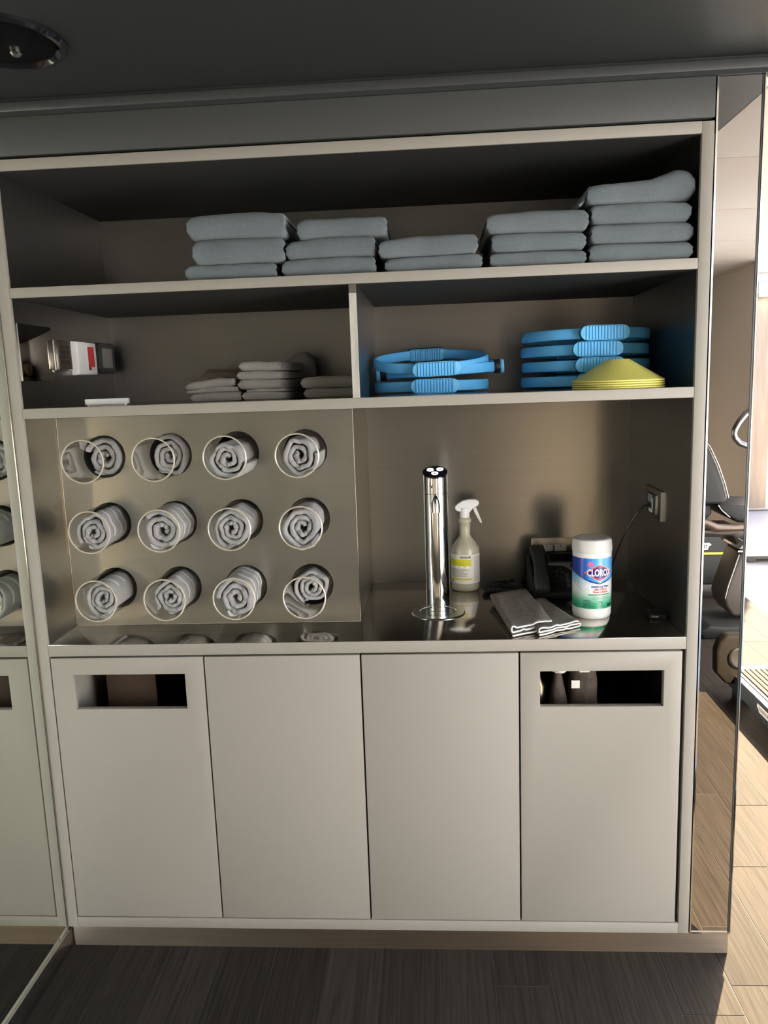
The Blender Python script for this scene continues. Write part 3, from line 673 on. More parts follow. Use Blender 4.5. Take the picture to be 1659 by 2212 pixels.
MB().prism(rrect(-.050, .050, -.030, .030, .006), lambda a, b: (.205+a*.94-b*.34, .115+a*.34+b*.94, BT+.0003), lambda a, b: (.205+a*.94-b*.34, .115+a*.34+b*.94, BT+.0036)).build('foot', silver_p, wb)

# ------------------------------------------------------------------ water tap with drip tray
tp = thing('water_tap', 'tall chrome column water tap with slanted black top and lit buttons', 'tap', (1.067, .31, WT))
FX, FY, FR = 1.067, .318, .0355
rs = []
def topz(y): return 1.2955+(y-FY)*.36
for zf in (0, .5, 1):
    rs.append([(FX+FR*math.cos(2*PI*k/48), FY+FR*math.sin(2*PI*k/48), WT+.0003+(1.2325-WT)*zf) for k in range(48)])
MB().rings(rs).build('column', chrome, tp)
MB().lathe([(FR-.0012, 1.2325-.0005), (FR-.0012, 1.2345)], (FX, FY, 0), 48).build('seam', black_pl, tp)
rs = [[(FX+FR*math.cos(2*PI*k/48), FY+FR*math.sin(2*PI*k/48), 1.2345) for k in range(48)], [(FX+FR*math.cos(2*PI*k/48), FY+FR*math.sin(2*PI*k/48), topz(FY+FR*math.sin(2*PI*k/48))-.004) for k in range(48)]]
MB().rings(rs).build('head', chrome, tp)
def capring(r, d): return [(FX+r*math.cos(2*PI*k/48), FY+r*math.sin(2*PI*k/48), topz(FY+r*math.sin(2*PI*k/48))+d) for k in range(48)]
cp_ = MB().rings([capring(FR+.0006, -.0042), capring(FR+.0006, -.001), capring(FR-.002, 0.0005)]).build('touch_panel', black_gl, tp)
for (bx, by) in ((-.0135, .0095), (.0145, .0115), (-.0005, -.0125)):
    rs = []
    for (r, d) in ((.0045, .0006), (.0045, .0012), (.0098, .0012), (.0098, .0006)):
        rs.append([(FX+bx+r*math.cos(2*PI*k/24), FY+by+r*.95*math.sin(2*PI*k/24), topz(FY+by+r*.95*math.sin(2*PI*k/24))+d) for k in range(24)])
    rs.append(rs[0]); MB().rings(rs, True, False, False).build('lit_button', led_m, cp_)
# spout
MB().lathe([(.0125, .010), (.0125, .030), (.010, .046), (.006, .056), (.002, .060)], (FX, FY-FR-.006, 1.172), 20, 'z', True, True).build('spout', chrome, tp)
MB().text('v   ·', 0.02, lambda a, b: (FX+a, FY-FR*1.004, 1.252+b)).build('mark', black_pl, tp, smooth=0)
tr_ = thing('drip_tray', 'round steel drip tray with small drain holes in front of the tap', 'drip tray', (1.067, .246, WT))
TYC = .246
MB().lathe([(.0775, .0004), (.0775, .0016), (.0745, .0042), (.054, .0040), (.0535, .0030), (.036, .0030), (.0355, .0036), (.0001, .0036)], (1.067, TYC, WT), 64, 'z', True, False).build('plate', chrome_sat, tr_)
for k in range(18):
    a = 2*PI*k/18
    x, y = 1.067+.0455*math.cos(a), TYC+.0455*math.sin(a)
    if (x-FX)**2+(y-FY)**2 < (FR+.004)**2: continue
    MB().lathe([(.0034, .0030), (.0034, .0034), (.0001, .0034)], (x, y, WT), 12, 'z', False, False).build('drain_hole', black_pl, tr_)
B(1.045, 1.092, TYC-.0012, TYC+.0012, WT+.0034, WT+.0040).build('groove', black_soft, tr_)

# ------------------------------------------------------------------ spray bottle
sb = thing('spray_bottle', 'cloudy spray bottle with white trigger head and yellow label behind the tap', 'spray bottle', (1.157, .505, WT))
SX, SY, SZ = 1.157, .505, WT+.0004
MB().lathe([(.040, 0), (.0435, .004), (.0445, .012), (.0445, .118), (.0440, .134), (.034, .150), (.022, .166), (.0172, .176), (.0168, .200), (.0178, .214), (.0205, .217), (.0212, .222), (.0195, .227), (.0165, .231)], (SX, SY, SZ), 40).build('bottle', liquid_b, sb)
MB().lathe([(.0150, .2305), (.0158, .232), (.0152, .262)], (SX, SY, SZ), 28).build('collar', white_pl, sb, bevel=.001)
# head: swept profile in the x-z plane, thick in y
hp = [(-.030, .258), (-.024, .252), (-.012, .249), (-.002, .244), (.014, .244), (.020, .252), (.028, .262), (.040, .266), (.046, .274), (.044, .282), (.034, .288), (.014, .289), (-.006, .285), (-.022, .275), (-.031, .266)]
MB().prism([(a*1.0, b) for a, b in hp], lambda a, b: (SX+a, SY-.010, SZ+b), lambda a, b: (SX+a, SY+.014, SZ+b)).build('trigger_head', white_pl, sb, bevel=.0045, seg=3)
tg = [(.026, .262), (.036, .262), (.043, .244), (.053, .218), (.054, .211), (.049, .212), (.040, .228), (.030, .248)]
MB().prism(tg, lambda a, b: (SX+a, SY-.006, SZ+b), lambda a, b: (SX+a, SY+.006, SZ+b)).build('trigger', white_pl, sb, bevel=.002)
def wrap(cx, cy, R, ang0):
    return lambda u, z, e=0.0: (cx+(R+e)*math.sin(ang0+u/R), cy-(R+e)*math.cos(ang0+u/R), z)
ws = wrap(SX, SY, .0447, 0.0)
def curved(W_, u0, u1, z0, z1, e, n=12): return MB().grid(lambda a, b: W_(u0+(u1-u0)*a, z0+(z1-z0)*b, e), n, 1)
lb = curved(ws, -.074, .074, SZ+.026, SZ+.119, .0003, 30).build('label', offw, sb)
curved(ws, -.060, .017, SZ+.082, SZ+.104, .0006).build('yellow_block', mat('label_yellow', S((205, 200, 40)), .55), lb)
curved(ws, -.060, .017, SZ+.038, SZ+.0435, .0006).build('yellow_line', mat('label_ochre', S((212, 190, 70)), .55), lb)
ink = mat('label_ink', (0.02, 0.02, 0.022), .6); inkg = mat('label_grey_ink', (0.28, 0.26, 0.24), .6)
MB().text('ECOLAB', .0085, lambda a, b: ws(-.001+a, SZ+.108+b, .0008), bold=.0004, sx=1.0).build('lettering', ink, lb, smooth=0)
m_ = MB(); rnd = random.Random(3)
for k in range(9):
    z = SZ+.048+k*.0030; L_ = rnd.uniform(.052, .072)
    m_.grid(lambda a, b: ws(-.058+L_*a, z+.0013*b, .0007), 8, 1)
for k in range(22):
    z = SZ+.034+k*.0036; L_ = rnd.uniform(.026, .036)
    m_.grid(lambda a, b: ws(.026+L_*a, z+.0011*b, .0007), 5, 1)
m_.build('small_print', inkg, lb, smooth=0)
m_ = MB()
for k in range(4):
    m_.grid(lambda a, b: ws(-.054+.018*k+.010*a, SZ+.077+.006*b, .0009), 3, 1)
m_.build('pictogram', white_pl, lb, smooth=0)
MB().grid(lambda a, b: ws(-.060+.018*a, SZ+.029+.008*b, .0008), 4, 1).build('code_block', inkg, lb, smooth=0)

# ------------------------------------------------------------------ wipes canister
CX, CY, CR, CZ = 1.493, .204, .0525, WT+.0003
ca = thing('wipes_canister', 'white canister of disinfecting wipes with blue and green label on the worktop', 'canister', (CX, CY, WT))
MB().lathe([(.046, 0), (.0500, .003), (.0520, .010), (.0525, .020), (.0525, .186), (.0520, .190)], (CX, CY, CZ), 56).build('body', white_pl, ca)
MB().lathe([(.0532, .1835), (.0540, .186), (.0540, .200), (.0530, .203), (.0528, .212), (.0500, .2185), (.044, .2215), (.036, .2205), (.0001, .2200)], (CX, CY, CZ), 56, 'z', False, False).build('lid', mat('lid_plastic', (0.72, 0.72, 0.69), .35), ca)
lm = bpy.data.materials.new('canister_label_print'); lm.use_nodes = True; n_ = lm.node_tree; b_ = n_.nodes['Principled BSDF']; b_.inputs['Roughness'].default_value = .3
tc = n_.nodes.new('ShaderNodeTexCoord'); sp = n_.nodes.new('ShaderNodeSeparateXYZ'); mr_ = n_.nodes.new('ShaderNodeMapRange'); rp = n_.nodes.new('ShaderNodeValToRGB')
n_.links.new(tc.outputs['Object'], sp.inputs[0]); n_.links.new(sp.outputs[2], mr_.inputs[0]); mr_.inputs[1].default_value = .031; mr_.inputs[2].default_value = .171
n_.links.new(mr_.outputs[0], rp.inputs[0]); n_.links.new(rp.outputs[0], b_.inputs['Base Color'])
el = rp.color_ramp.elements; el[0].position = 0; el[0].color = S((40, 150, 110)); el[1].position = 1; el[1].color = S((60, 130, 215))
for p_, c_ in ((.10, (62, 165, 128)), (.20, (130, 200, 170)), (.32, (226, 238, 232)), (.46, (240, 244, 244)), (.56, (190, 220, 240)), (.70, (90, 165, 228))):
    e_ = el.new(p_); e_.color = S(c_)
ll = MB().lathe([(.0529, .031), (.0529, .171)], (CX, CY, CZ), 64, 'z', False, False).build('label', lm, ca)
A0 = rad(8.0); wc = wrap(CX, CY, .0529, A0)
def zlow(u):
    P_ = [(-.11, 1.034), (-.067, 1.022), (-.0425, 1.011), (-.02, 1.002), (.004, .996), (.02, 1.001), (.045, 1.010), (.065, 1.018), (.11, 1.03)]
    for (a, za), (b, zb_) in zip(P_[:-1], P_[1:]):
        if a <= u <= b: return za+(zb_-za)*(u-a)/(b-a)
    return 1.03
bm_ = bpy.data.materials.new('label_blue_print'); bm_.use_nodes = True; n_ = bm_.node_tree; b_ = n_.nodes['Principled BSDF']; b_.inputs['Roughness'].default_value = .3
tc = n_.nodes.new('ShaderNodeTexCoord'); sp = n_.nodes.new('ShaderNodeSeparateXYZ'); mr_ = n_.nodes.new('ShaderNodeMapRange'); rp = n_.nodes.new('ShaderNodeValToRGB')
n_.links.new(tc.outputs['Object'], sp.inputs[0]); n_.links.new(sp.outputs[0], mr_.inputs[0]); mr_.inputs[1].default_value = -.053; mr_.inputs[2].default_value = .053
n_.links.new(mr_.outputs[0], rp.inputs[0]); n_.links.new(rp.outputs[0], b_.inputs['Base Color'])
el = rp.color_ramp.elements; el[0].position = 0; el[0].color = S((18, 38, 150)); el[1].position = 1; el[1].color = S((70, 140, 215))
for p_, c_ in ((.22, (25, 70, 180)), (.34, (60, 150, 230)), (.6, (95, 175, 236)), (.8, (120, 190, 240))): e_ = el.new(p_); e_.color = S(c_)
MB().grid(lambda a, b: wc(-.105+.20*a, (CZ+.1712)*b+zlow(-.105+.20*a)*(1-b), .0003), 60, 1).build('blue_swoosh', bm_, ll)
MB().grid(lambda a, b: wc(-.105+.20*a, zlow(-.105+.20*a)+(.0042-.003*abs(a-.5))*b-.001, .0005), 60, 1).build('swoosh_line', mat('label_navy', S((24, 48, 120)), .3), ll)
for k in range(3):
    MB().grid(lambda a, b: wc(-.10+.075*a, zlow(-.10+.075*a)-.008-.009*k-.010*a+.0035*b*(1-a), .0004), 16, 1).build('light_streak', mat('label_sky', S((96, 176, 232)), .3), ll)
def diamond(hw, hh, e, mt, nm, zc=1.0275, uc=.003):
    def f(a, b):
        u = -hw+2*hw*a; h = hh*(1-abs(u)/hw)**0.92
        h = max(h, 0.0009); return wc(uc+u, zc+h*(2*b-1), e)
    return MB().grid(f, 40, 1).build(nm, mt, ll)
diamond(.0405, .0245, .0008, white_pl, 'emblem_border'); diamond(.039, .0232, .0010, mat('emblem_red', S((196, 40, 60)), .3), 'emblem_red')
diamond(.0325, .0180, .0012, mat('emblem_navy', S((36, 34, 120)), .3), 'emblem_field')
MB().text('CLOROX', .0262, lambda a, b: wc(.0035+a, 1.0190+b, .0016), bold=.00085, sx=.62).build('brand_lettering', white_pl, ll, smooth=0)
MB().text('Disinfecting Wipes', .0085, lambda a, b: wc(.0065+a, .9865+b, .0008), bold=.0002, sx=.78).build('lettering', mat('text_blue', S((60, 60, 150)), .4), ll, smooth=0)
MB().text('Kills 99.9% of', .0080, lambda a, b: wc(.0075+a, .9785+b, .0008), bold=.0002, sx=.80).build('lettering', mat('text_red', S((214, 60, 60)), .4), ll, smooth=0)
MB().text('Viruses & Bacteria', .0080, lambda a, b: wc(.0075+a, .9715+b, .0008), bold=.0002, sx=.72).build('lettering', MATS['text_red'], ll, smooth=0)
MB().grid(lambda a, b: wc(-.026+.063*a, .9650+.0026*b, .0008), 16, 1).build('green_bar', mat('text_green', S((40, 130, 90)), .4), ll)
m_ = MB()
m_.text('kills cold & flu viruses', .0042, lambda a, b: wc(.008+a, .9585+b, .0008), sx=.9); m_.text('leaves a fresh clean scent', .0042, lambda a, b: wc(.008+a, .9545+b, .0008), sx=.9)
bpy_m = MB()
for k in range(2): bpy_m.grid(lambda a, b: wc(-.016+.048*a, .9545+.0048*k+.0014*b, .0008), 12, 1)
bpy_m.build('small_print', inkg, ll, smooth=0)
m_ = MB().text('75', .0125, lambda a, b: wc(.006+a, .9400+b, .0008), bold=.0002)
m_.build('number', mat('text_dark_green', S((20, 70, 60)), .4), ll, smooth=0)
m_ = MB(); rnd = random.Random(8)
for k in range(6):
    L_ = rnd.uniform(.018, .030); m_.grid(lambda a, b: wc(-.040+L_*a, .9310+.0036*k+.0013*b, .0008), 8, 1)
for k in range(2): m_.grid(lambda a, b: wc(.002+.016*a, .9310+.0036*k+.0013*b, .0008), 4, 1)
m_.grid(lambda a, b: wc(.028+.018*a, .931+.0085*b, .0008), 6, 1)
m_.build('small_print', MATS['text_dark_green'], ll, smooth=0)
MB().grid(lambda a, b: wc(-.0285+.0150*a, 1.0510+.0150*(b-.5)*math.sqrt(max(.02, 1-(2*a-1)**2)), .0007), 14, 1).build('round_badge', mat('badge_pink', S((232, 110, 150)), .4), ll)

# ------------------------------------------------------------------ desk phone
ph = thing('desk_phone', 'black office desk phone with handset and screen against the steel back panel', 'telephone', (1.44, .44, WT))
PXL, PXR = 1.350, 1.575
pb = [(.365, WT+.0003), (.535, WT+.0003), (.540, .985), (.520, 1.004), (.508, 1.003), (.372, .924), (.362, .912)]
MB().prism(pb, lambda a, b: (PXL+.002, a, b), lambda a, b: (PXR, a, b)).build('base', black_pl, ph, bevel=.004)
sl0 = Vector((0, .372, .924)); sl1 = Vector((0, .508, 1.003)); sv = (sl1-sl0); SLN = sv.length; sv.normalize(); sn = Vector((0, -sv.z, sv.y))
def pf(a, b, n): q = sl0+sv*b+sn*n; return (PXL+a, q.y, q.z)
def pbox(a0, a1, b0, b1, n0, n1): return MB().hexa([pf(a0, b0, n0), pf(a1, b0, n0), pf(a1, b1, n0), pf(a0, b1, n0), pf(a0, b0, n1), pf(a1, b0, n1), pf(a1, b1, n1), pf(a0, b1, n1)])
pbox(.060, .205, .112, .153, .001, .006).build('screen_bezel', black_soft, ph, bevel=.002)
pbox(.068, .197, .115, .149, .0058, .0066).build('screen', black_gl, ph)
poly = [(.060, .111), (.205, .111), (.205, .104), (.180, .099), (.160, .083), (.148, .074), (.136, .074), (.126, .081), (.112, .096), (.095, .100), (.060, .103)]
MB().prism(poly, lambda a, b: pf(a, b, .001), lambda a, b: pf(a, b, .0045)).build('silver_trim', silver_p, ph, bevel=.001)
MB().prism([(.142+.016*math.cos(2*PI*k/24), .093+.013*math.sin(2*PI*k/24)) for k in range(24)], lambda a, b: pf(a, b, .0042), lambda a, b: pf(a, b, .0085)).build('navigation_button', black_soft, ph, bevel=.0015)
for r_ in range(4):
    for c_ in range(3):
        a = .112+.021*c_; b = .012+.0155*r_
        kx = pbox(a-.0075, a+.0075, b-.0055, b+.0055, .001, .0045).build('key', black_soft, ph, bevel=.001)
        pbox(a-.0012, a+.0012, b-.002, b+.002, .0045, .0049).build('digit', silver_p, kx)
for (a, b) in ((.083, .076), (.095, .084), (.100, .072), (.080, .030), (.080, .055)):
    pbox(a-.006, a+.006, b-.004, b+.004, .001, .004).build('function_button', black_soft, ph, bevel=.001)
pbox(.070, .108, .050, .0525, .001, .0032).build('chrome_line', chrome_sat, ph)
# handset
hs = MB()
def hring(b, n, hw, hh): 
    return [pf(.030+hw*math.copysign(abs(math.cos(2*PI*k/16))**.5, math.cos(2*PI*k/16)), b, n+hh*math.copysign(abs(math.sin(2*PI*k/16))**.5, math.sin(2*PI*k/16))) for k in range(16)]
hs.rings([hring(-.020, .014, .020, .009), hring(-.014, .016, .023, .014), hring(.020, .022, .024, .016), hring(.040, .030, .020, .011), hring(.085, .034, .019, .010), hring(.118, .032, .020, .011), hring(.135, .026, .024, .016), hring(.162, .021, .023, .014), hring(.168, .018, .019, .009)])
hs.build('handset', black_soft, ph, smooth=60)
pbox(.004, .056, -.006, .156, -.002, .006).build('cradle', black_pl, ph, bevel=.002)
sc_ = thing('phone_cord', 'coiled black telephone cord lying on the worktop beside the phone', 'cord', (1.27, .47, WT))
def coil(path, rr, wr, turns):
    pts = [Vector(p) for p in path]; N = turns*9; o = []
    segs = [(pts[i+1]-pts[i]).length for i in range(len(pts)-1)]; T = sum(segs)
    for k in range(N+1):
        d = T*k/N; i = 0
        while i < len(segs)-1 and d > segs[i]: d -= segs[i]; i += 1
        q = pts[i].lerp(pts[i+1], d/segs[i]); dr = (pts[i+1]-pts[i]).normalized(); sd_ = dr.cross(Vector((0, 0, 1))).normalized(); up = sd_.cross(dr)
        a = 2*PI*turns*k/N; o.append(q+(sd_*math.cos(a)+up*math.sin(a))*rr)
    return MB().tube(o, wr, 6)
z_ = WT+.0082
coil([(1.215, .445, z_), (1.235, .455, z_), (1.262, .452, z_), (1.290, .435, z_), (1.325, .412, z_), (1.352, .395, z_+.003)], .0055, .0022, 34).build('lower_coil', black_pl, sc_)
coil([(1.215, .47, z_), (1.230, .50, z_), (1.255, .53, z_), (1.285, .545, z_), (1.315, .55, z_+.004)], .0055, .0022, 26).build('rear_coil', black_pl, sc_)
coil([(1.232, .47, z_+.004), (1.262, .49, z_+.004), (1.295, .485, z_+.002), (1.335, .46, z_)], .0055, .0022, 24).build('middle_coil', black_pl, sc_)

# ------------------------------------------------------------------ outlets, box and cable
oy = CDP-.012
bo = thing('back_outlet', 'wide steel outlet strip with two cream sockets on the back panel, behind the phone', 'outlet', (1.445, oy, .99))
B(1.376, 1.516, oy-.004, oy, .985, 1.036).build('plate', mat('beige_steel_plate', (0.56, 0.49, 0.40), .35, 1.0), bo, bevel=.0008)
for xx in (1.4265, 1.4695):
    s_ = B(xx-.019, xx+.019, oy-.0055, oy-.0038, .992, 1.0135).build('socket', offw, bo, bevel=.0005)
    B(xx-.0012, xx+.0012, oy-.0060, oy-.0053, 1.006, 1.0115).build('slot', black_pl, s_)
ro = thing('side_outlet', 'steel wall outlet with grey sockets on the side panel above the worktop', 'outlet', (IR, .31, 1.148))
B(IR-.006, IR, .232, .388, 1.148, 1.233).build('plate', mat('dark_plate_steel', (0.20, 0.195, 0.185), .3, 1.0), ro, bevel=.001)
B(IR-.0105, IR-.0058, .268, .350, 1.162, 1.218).build('insert', black_soft, ro, bevel=.001)
B(IR-.0125, IR-.0102, .300, .340, 1.192, 1.214).build('socket', mat('blue_grey_socket', (0.30, 0.36, 0.38), .4), ro, bevel=.0006)
B(IR-.0125, IR-.0102, .296, .330, 1.164, 1.174).build('white_socket', white_pl, ro, bevel=.0006)
B(IR-.0125, IR-.0102, .292, .298, 1.176, 1.206).build('clip', white_pl, ro)
B(IR-.0066, IR-.0004, .2300, .2325, 1.150, 1.231).build('bright_side', trimw, ro, smooth=0)
B(IR-.0108, IR-.0060, .2655, .2682, 1.164, 1.216).build('bright_side', trimw, ro, smooth=0)
cb = MB().tube([(IR-.011, .315, 1.182), (IR-.03, .317, 1.180), (1.640, .325, 1.152), (1.613, .342, 1.095), (1.598, .385, 1.020), (1.592, .43, .955), (1.588, .47, .915), (1.584, .49, .900)], .0022, 8).build('data_cable', black_pl, loc=(1.60, .4, .9))
tag(cb, 'thin black cable hanging from the side outlet down behind the canister', 'cable')
bx = thing('small_black_box', 'small flat black box on the worktop beside the side panel', 'box', (1.668, .18, WT))
MB().prism(rrect(-.022, .022, -.030, .030, .004), lambda a, b: (1.662+a, .178+b, WT+.0004), lambda a, b: (1.662+a, .178+b, WT+.014)).build('case', black_pl, bx, bevel=.0012)
B(1.642, 1.660, .1465, .1482, WT+.0075, WT+.0095).build('edge_light', chrome_sat, bx)

# ------------------------------------------------------------------ cleaning cloths on the worktop
def cloth(label, cen, ax, ay, L, Wd, H, seed, tiltz=0.0):
    ax = Vector(ax).normalized(); ay = Vector((-ax.y, ax.x, 0)) if ay is None else Vector(ay).normalized()
    c0 = Vector(cen)
    m = MB(); sheets = 3; NU, NV = 26, 16
    t = thing('cleaning_cloth', label, 'cloth', (c0.x, c0.y, WT), 'cleaning cloths on the worktop')
    # folded strip: a serpentine profile along ax (front edge), extruded along ay
    prof = []; rr = H/(2*sheets-1)
    hw = Wd/2
    def serp():
        pts = []
        for s_ in range(sheets):
            z = rr*(1+s_*2)*.72
            d = 1 if s_ % 2 == 0 else -1
            for k in range(13): pts.append((d*(-hw+2*hw*k/12)*(1-.03*s_), z))
            if s_ < sheets-1:
                for k in range(1, 5):
                    a = -PI/2+PI*k/5; pts.append((d*(hw*(1-.03*s_)+rr*.7*math.cos(a)), z+rr*.72*(1+math.sin(a))))
        return pts
    sp_ = serp(); th_ = rr*.52
    rs = []
    for v in range(NV+1):
        q = v/NV; rg = []
        for (u, z) in sp_:
            wob = .008*nz(u*30+seed, q*2.6, z*60)+.004*nz(u*75, q*4, seed+z*90)
            zz = z+max(0, wob)*(.4+z/H*1.2)*(1-.4*q)
            e = (.004*nz(u*22, z*120, seed*2) if v == 0 else 0)
            p = c0+ax*u+ay*(q*L+e); rg.append((p.x, p.y, WT+.0012+zz+tiltz*q))
        rs.append(rg)
    m.rings(rs, False)
    o = m.build('sheet', towel_c, t, smooth=75)
    md = o.modifiers.new('thick', 'SOLIDIFY'); md.thickness = .0028; md.offset = 0
    # pale hem along the front opening
    hem = MB().tube([(p[0], p[1]-.0006, p[2]) for p in rs[0]], .0024, 6).build('hem', towel_e, t)
    return t
T1a, T1b = Vector((1.254, .010, 0)), Vector((1.368, .075, 0))
cloth('folded grey cleaning cloth lying on top of another, nearest the tap', ((T1a+T1b)/2)[:], (T1b-T1a)[:], (-.03, .30, 0), .315, .128, .034, 3, .004)
T2a, T2b = Vector((1.318, .008, 0)), Vector((1.445, .088, 0))
t2 = cloth('folded grey cleaning cloth lying half under another, beside the canister', ((T2a+T2b)/2)[:], (T2b-T2a)[:], (-.06, .22, 0), .23, .135, .024, 9)
bpy.data.objects[t2.name].location.y += .006

# ------------------------------------------------------------------ behind the door slots
cd1 = tag(B(.135, .275, .10, .104, .55, .83).build('brown_card_sheet', brown_card, loc=(.2, .1, .55), bevel=.0008), 'brown card sheet inside the waste slot of the first door', 'card')
bn1 = thing('waste_bin', 'grey waste bin inside the cupboard behind the first slotted door', 'bin', (.24, .2, .0965))
B(.060, .066, .03, .42, .0968, .830).build('side', paint, bn1); B(.412, .418, .03, .42, .0968, .83).build('side', black_gap, bn1); B(.066, .412, .412, .42, .0968, .83).build('back', black_gap, bn1)
B(.066, .412, .03, .412, .0968, .105).build('base', black_gap, bn1)
bn2 = thing('waste_bin', 'black waste bin inside the cupboard behind the last slotted door', 'bin', (1.48, .2, .0965))
B(1.290, 1.296, .03, .42, .0968, .83).build('side', black_gap, bn2); B(1.655, 1.661, .03, .42, .0968, .83).build('side', black_gap, bn2)
B(1.296, 1.655, .412, .42, .0968, .83).build('back', black_gap, bn2); B(1.296, 1.655, .03, .412, .60, .605).build('base', black_gap, bn2)
bg_ = thing('paper_bag', 'crumpled brown paper bag with pale labels inside the last slotted door', 'bag', (1.46, .13, .605))
def bagf(u, v):
    a = 2*PI*u; r = .042*(1-.30*v)+.004*nz(math.cos(a)*2, math.sin(a)*2, v*4)
    return (1.455+r*math.cos(a)*1.1, .125+r*.7*math.sin(a), .6055+.205*v)
MB().grid(bagf, 24, 8).build('sack', brown_bag, bg_)
B(1.440, 1.466, .086, .088, .772, .790).build('label', offw, bg_); B(1.418, 1.440, .084, .086, .728, .750).build('label', offw, bg_)
MB().text('2V', .022, lambda a, b: (1.462+a, .0845, .744+b), bold=.0003).build('lettering', ink, bg_, smooth=0)
ct = thing('chrome_cup', 'shiny metal cup inside the last slotted door', 'cup', (1.325, .10, .605))
MB().lathe([(.020, 0), (.024, .01), (.024, .13), (.012, .15), (.010, .165), (.030, .18), (.032, .20), (.02, .215)], (1.330, .10, .6055), 24).build('body', mat('bronze_tinted_metal', (0.07, 0.05, 0.035), .2, 1.0), ct)
cwp = MB().lathe([(.004, 0), (.020, .008), (.024, .02), (.016, .034), (.003, .038)], (1.385, .10, .765), 12)
cwp.v = [(x+.006*nz(x*90, z*90, 1), y+.006*nz(y*90, z*80, 2), z+.006*nz(x*80, y*90, 3)) for x, y, z in cwp.v]
pc = thing('crumpled_paper', 'crumpled white paper on the rubbish inside the last slotted door', 'paper', (1.385, .1, .605))
cwp.build('ball', offw, pc, smooth=20)
MB().lathe([(.03, 0), (.026, .08), (.010, .16)], (1.385, .11, .6055), 12).build('wrapper', brown_bag, pc)

# ------------------------------------------------------------------ ceiling speaker
cs = thing('ceiling_speaker', 'round glossy black ceiling fitting with a small silver centre, above the shelves', 'ceiling fitting', (.232, -.305, CEIL))
MB().lathe([(.124, 0), (.124, -.006), (.118, -.012), (.110, -.012), (.104, -.004), (.100, -.001)], (.232, -.305, CEIL-.0003), 56, 'z', False, False).build('ring', black_gl, cs)
MB().lathe([(.104, -.002), (.098, -.006), (.0001, -.008)], (.232, -.305, CEIL-.0003), 48, 'z', False, False).build('grille', mat('matt_black_grille', (0.004, 0.004, 0.005), .6, spec=.1), cs)
MB().lathe([(.012, -.004), (.012, -.012), (.008, -.016), (.0001, -.016)], (.243, -.270, CEIL-.0003), 20, 'z', False, False).build('silver_centre', trimw, cs)

# ------------------------------------------------------------------ gym machines behind the photographer, seen in the mirror strip (built in mirrored y, then flipped)
N0 = set(bpy.data.objects)
BY = 2.75
bk = thing('recumbent_bike', 'black and grey recumbent exercise bike with curved backrest, seen in the mirror strip', 'exercise bike', (2.85, BY, 0))
def bx2(poly, y0, y1): return MB().prism(poly, lambda a, b: (a, y0, b), lambda a, b: (a, y1, b))
bx2([(2.40, 1.20), (2.62, 1.17), (2.665, 1.115), (2.715, 1.010), (2.755, .90), (2.776, .82), (2.765, .79), (2.74, .785), (2.40, .785)], BY-.06, BY+.30).build('backrest', bike_dark, bk, bevel=.02, seg=3)
MB().tube([(2.60, BY-.062, 1.185), (2.66, BY-.066, 1.125), (2.712, BY-.068, 1.015), (2.752, BY-.068, .905), (2.775, BY-.068, .822)], .0035, 8).build('piping', chrome_sat, bk)
bx2([(2.722, .780), (2.76, .722), (2.84, .672), (2.96, .660), (3.02, .70), (3.02, .765), (2.9, .772)], BY-.05, BY+.34).build('seat', bike_dark, bk, bevel=.015, seg=3)
MB().tube([(2.722, BY-.055, .778), (2.745, BY-.058, .745), (2.79, BY-.06, .705)], .0035, 8).build('seat_piping', chrome_sat, bk)
bx2([(2.40, .76), (2.70, .77), (2.71, .72), (2.66, .665), (2.40, .66)], BY, BY+.28).build('seat_frame', machine_m, bk, bevel=.01)
MB().tube([(2.55, BY-.10, .700), (2.64, BY-.10, .680), (2.70, BY-.10, .652), (2.80, BY-.10, .650), (3.05, BY-.10, .655)], [.022, .026, .026, .020, .020], 14).build('side_handle', mat('bronze_grip', (0.07, 0.042, 0.028), .3, coat=.3), bk)
hb = [(3.00, 1.345), (2.94, 1.343), (2.885, 1.330), (2.845, 1.305), (2.812, 1.262), (2.791, 1.222), (2.786, 1.195), (2.795, 1.168), (2.822, 1.140), (2.87, 1.122), (2.93, 1.104), (3.0, 1.085)]
MB().tube([(a, BY-.08, b) for a, b in hb], .0165, 14).build('handlebar', mat('dark_satin_tube', (0.22, 0.22, 0.23), .3, 1.0), bk, smooth=60)
MB().tube([(3.0, BY-.08, 1.09), (3.08, BY-.02, .9), (3.10, BY, .5)], .03, 12).build('mast', machine_m, bk)
bx2([(2.81, .535), (2.875, .615), (3.10, .625), (3.10, .53)], BY-.16, BY+.10).build('console', silver_p, bk, bevel=.006)
for q in range(3):
    MB().tube([(2.80+.03*q, BY-.165, .60-.0), (2.845+.03*q, BY-.168, .572), (2.98, BY-.168, .570+.02*q)], .005, 6).build('lever', black_pl, bk)
B(2.805, 3.12, BY-.165, BY-.16, .520, .527).build('console_line', trimw, bk)
bx2([(2.40, .64), (2.80, .60), (2.82, .545), (2.86, .50), (3.1, .49), (3.1, .545), (2.9, .56), (2.86, .64)], BY-.10, BY+.22).build('body_shell', bike_grey, bk, bevel=.015)
bx2([(2.858, .498), (3.15, .485), (3.15, .10), (2.83, .10), (2.788, .16), (2.776, .215), (2.79, .28)], BY-.06, BY+.18).build('pedestal', bike_grey, bk, bevel=.02, seg=3)
MB().tube([(2.850, BY-.064, .480), (2.792, BY-.066, .285), (2.778, BY-.066, .215)], .0035, 8).build('pedestal_piping', silver_p, bk)
bx2([(2.62, .0), (3.2, .0), (3.2, .075), (2.74, .075), (2.66, .085), (2.60, .05)], BY-.18, BY+.26).build('base', machine_m, bk, bevel=.015)
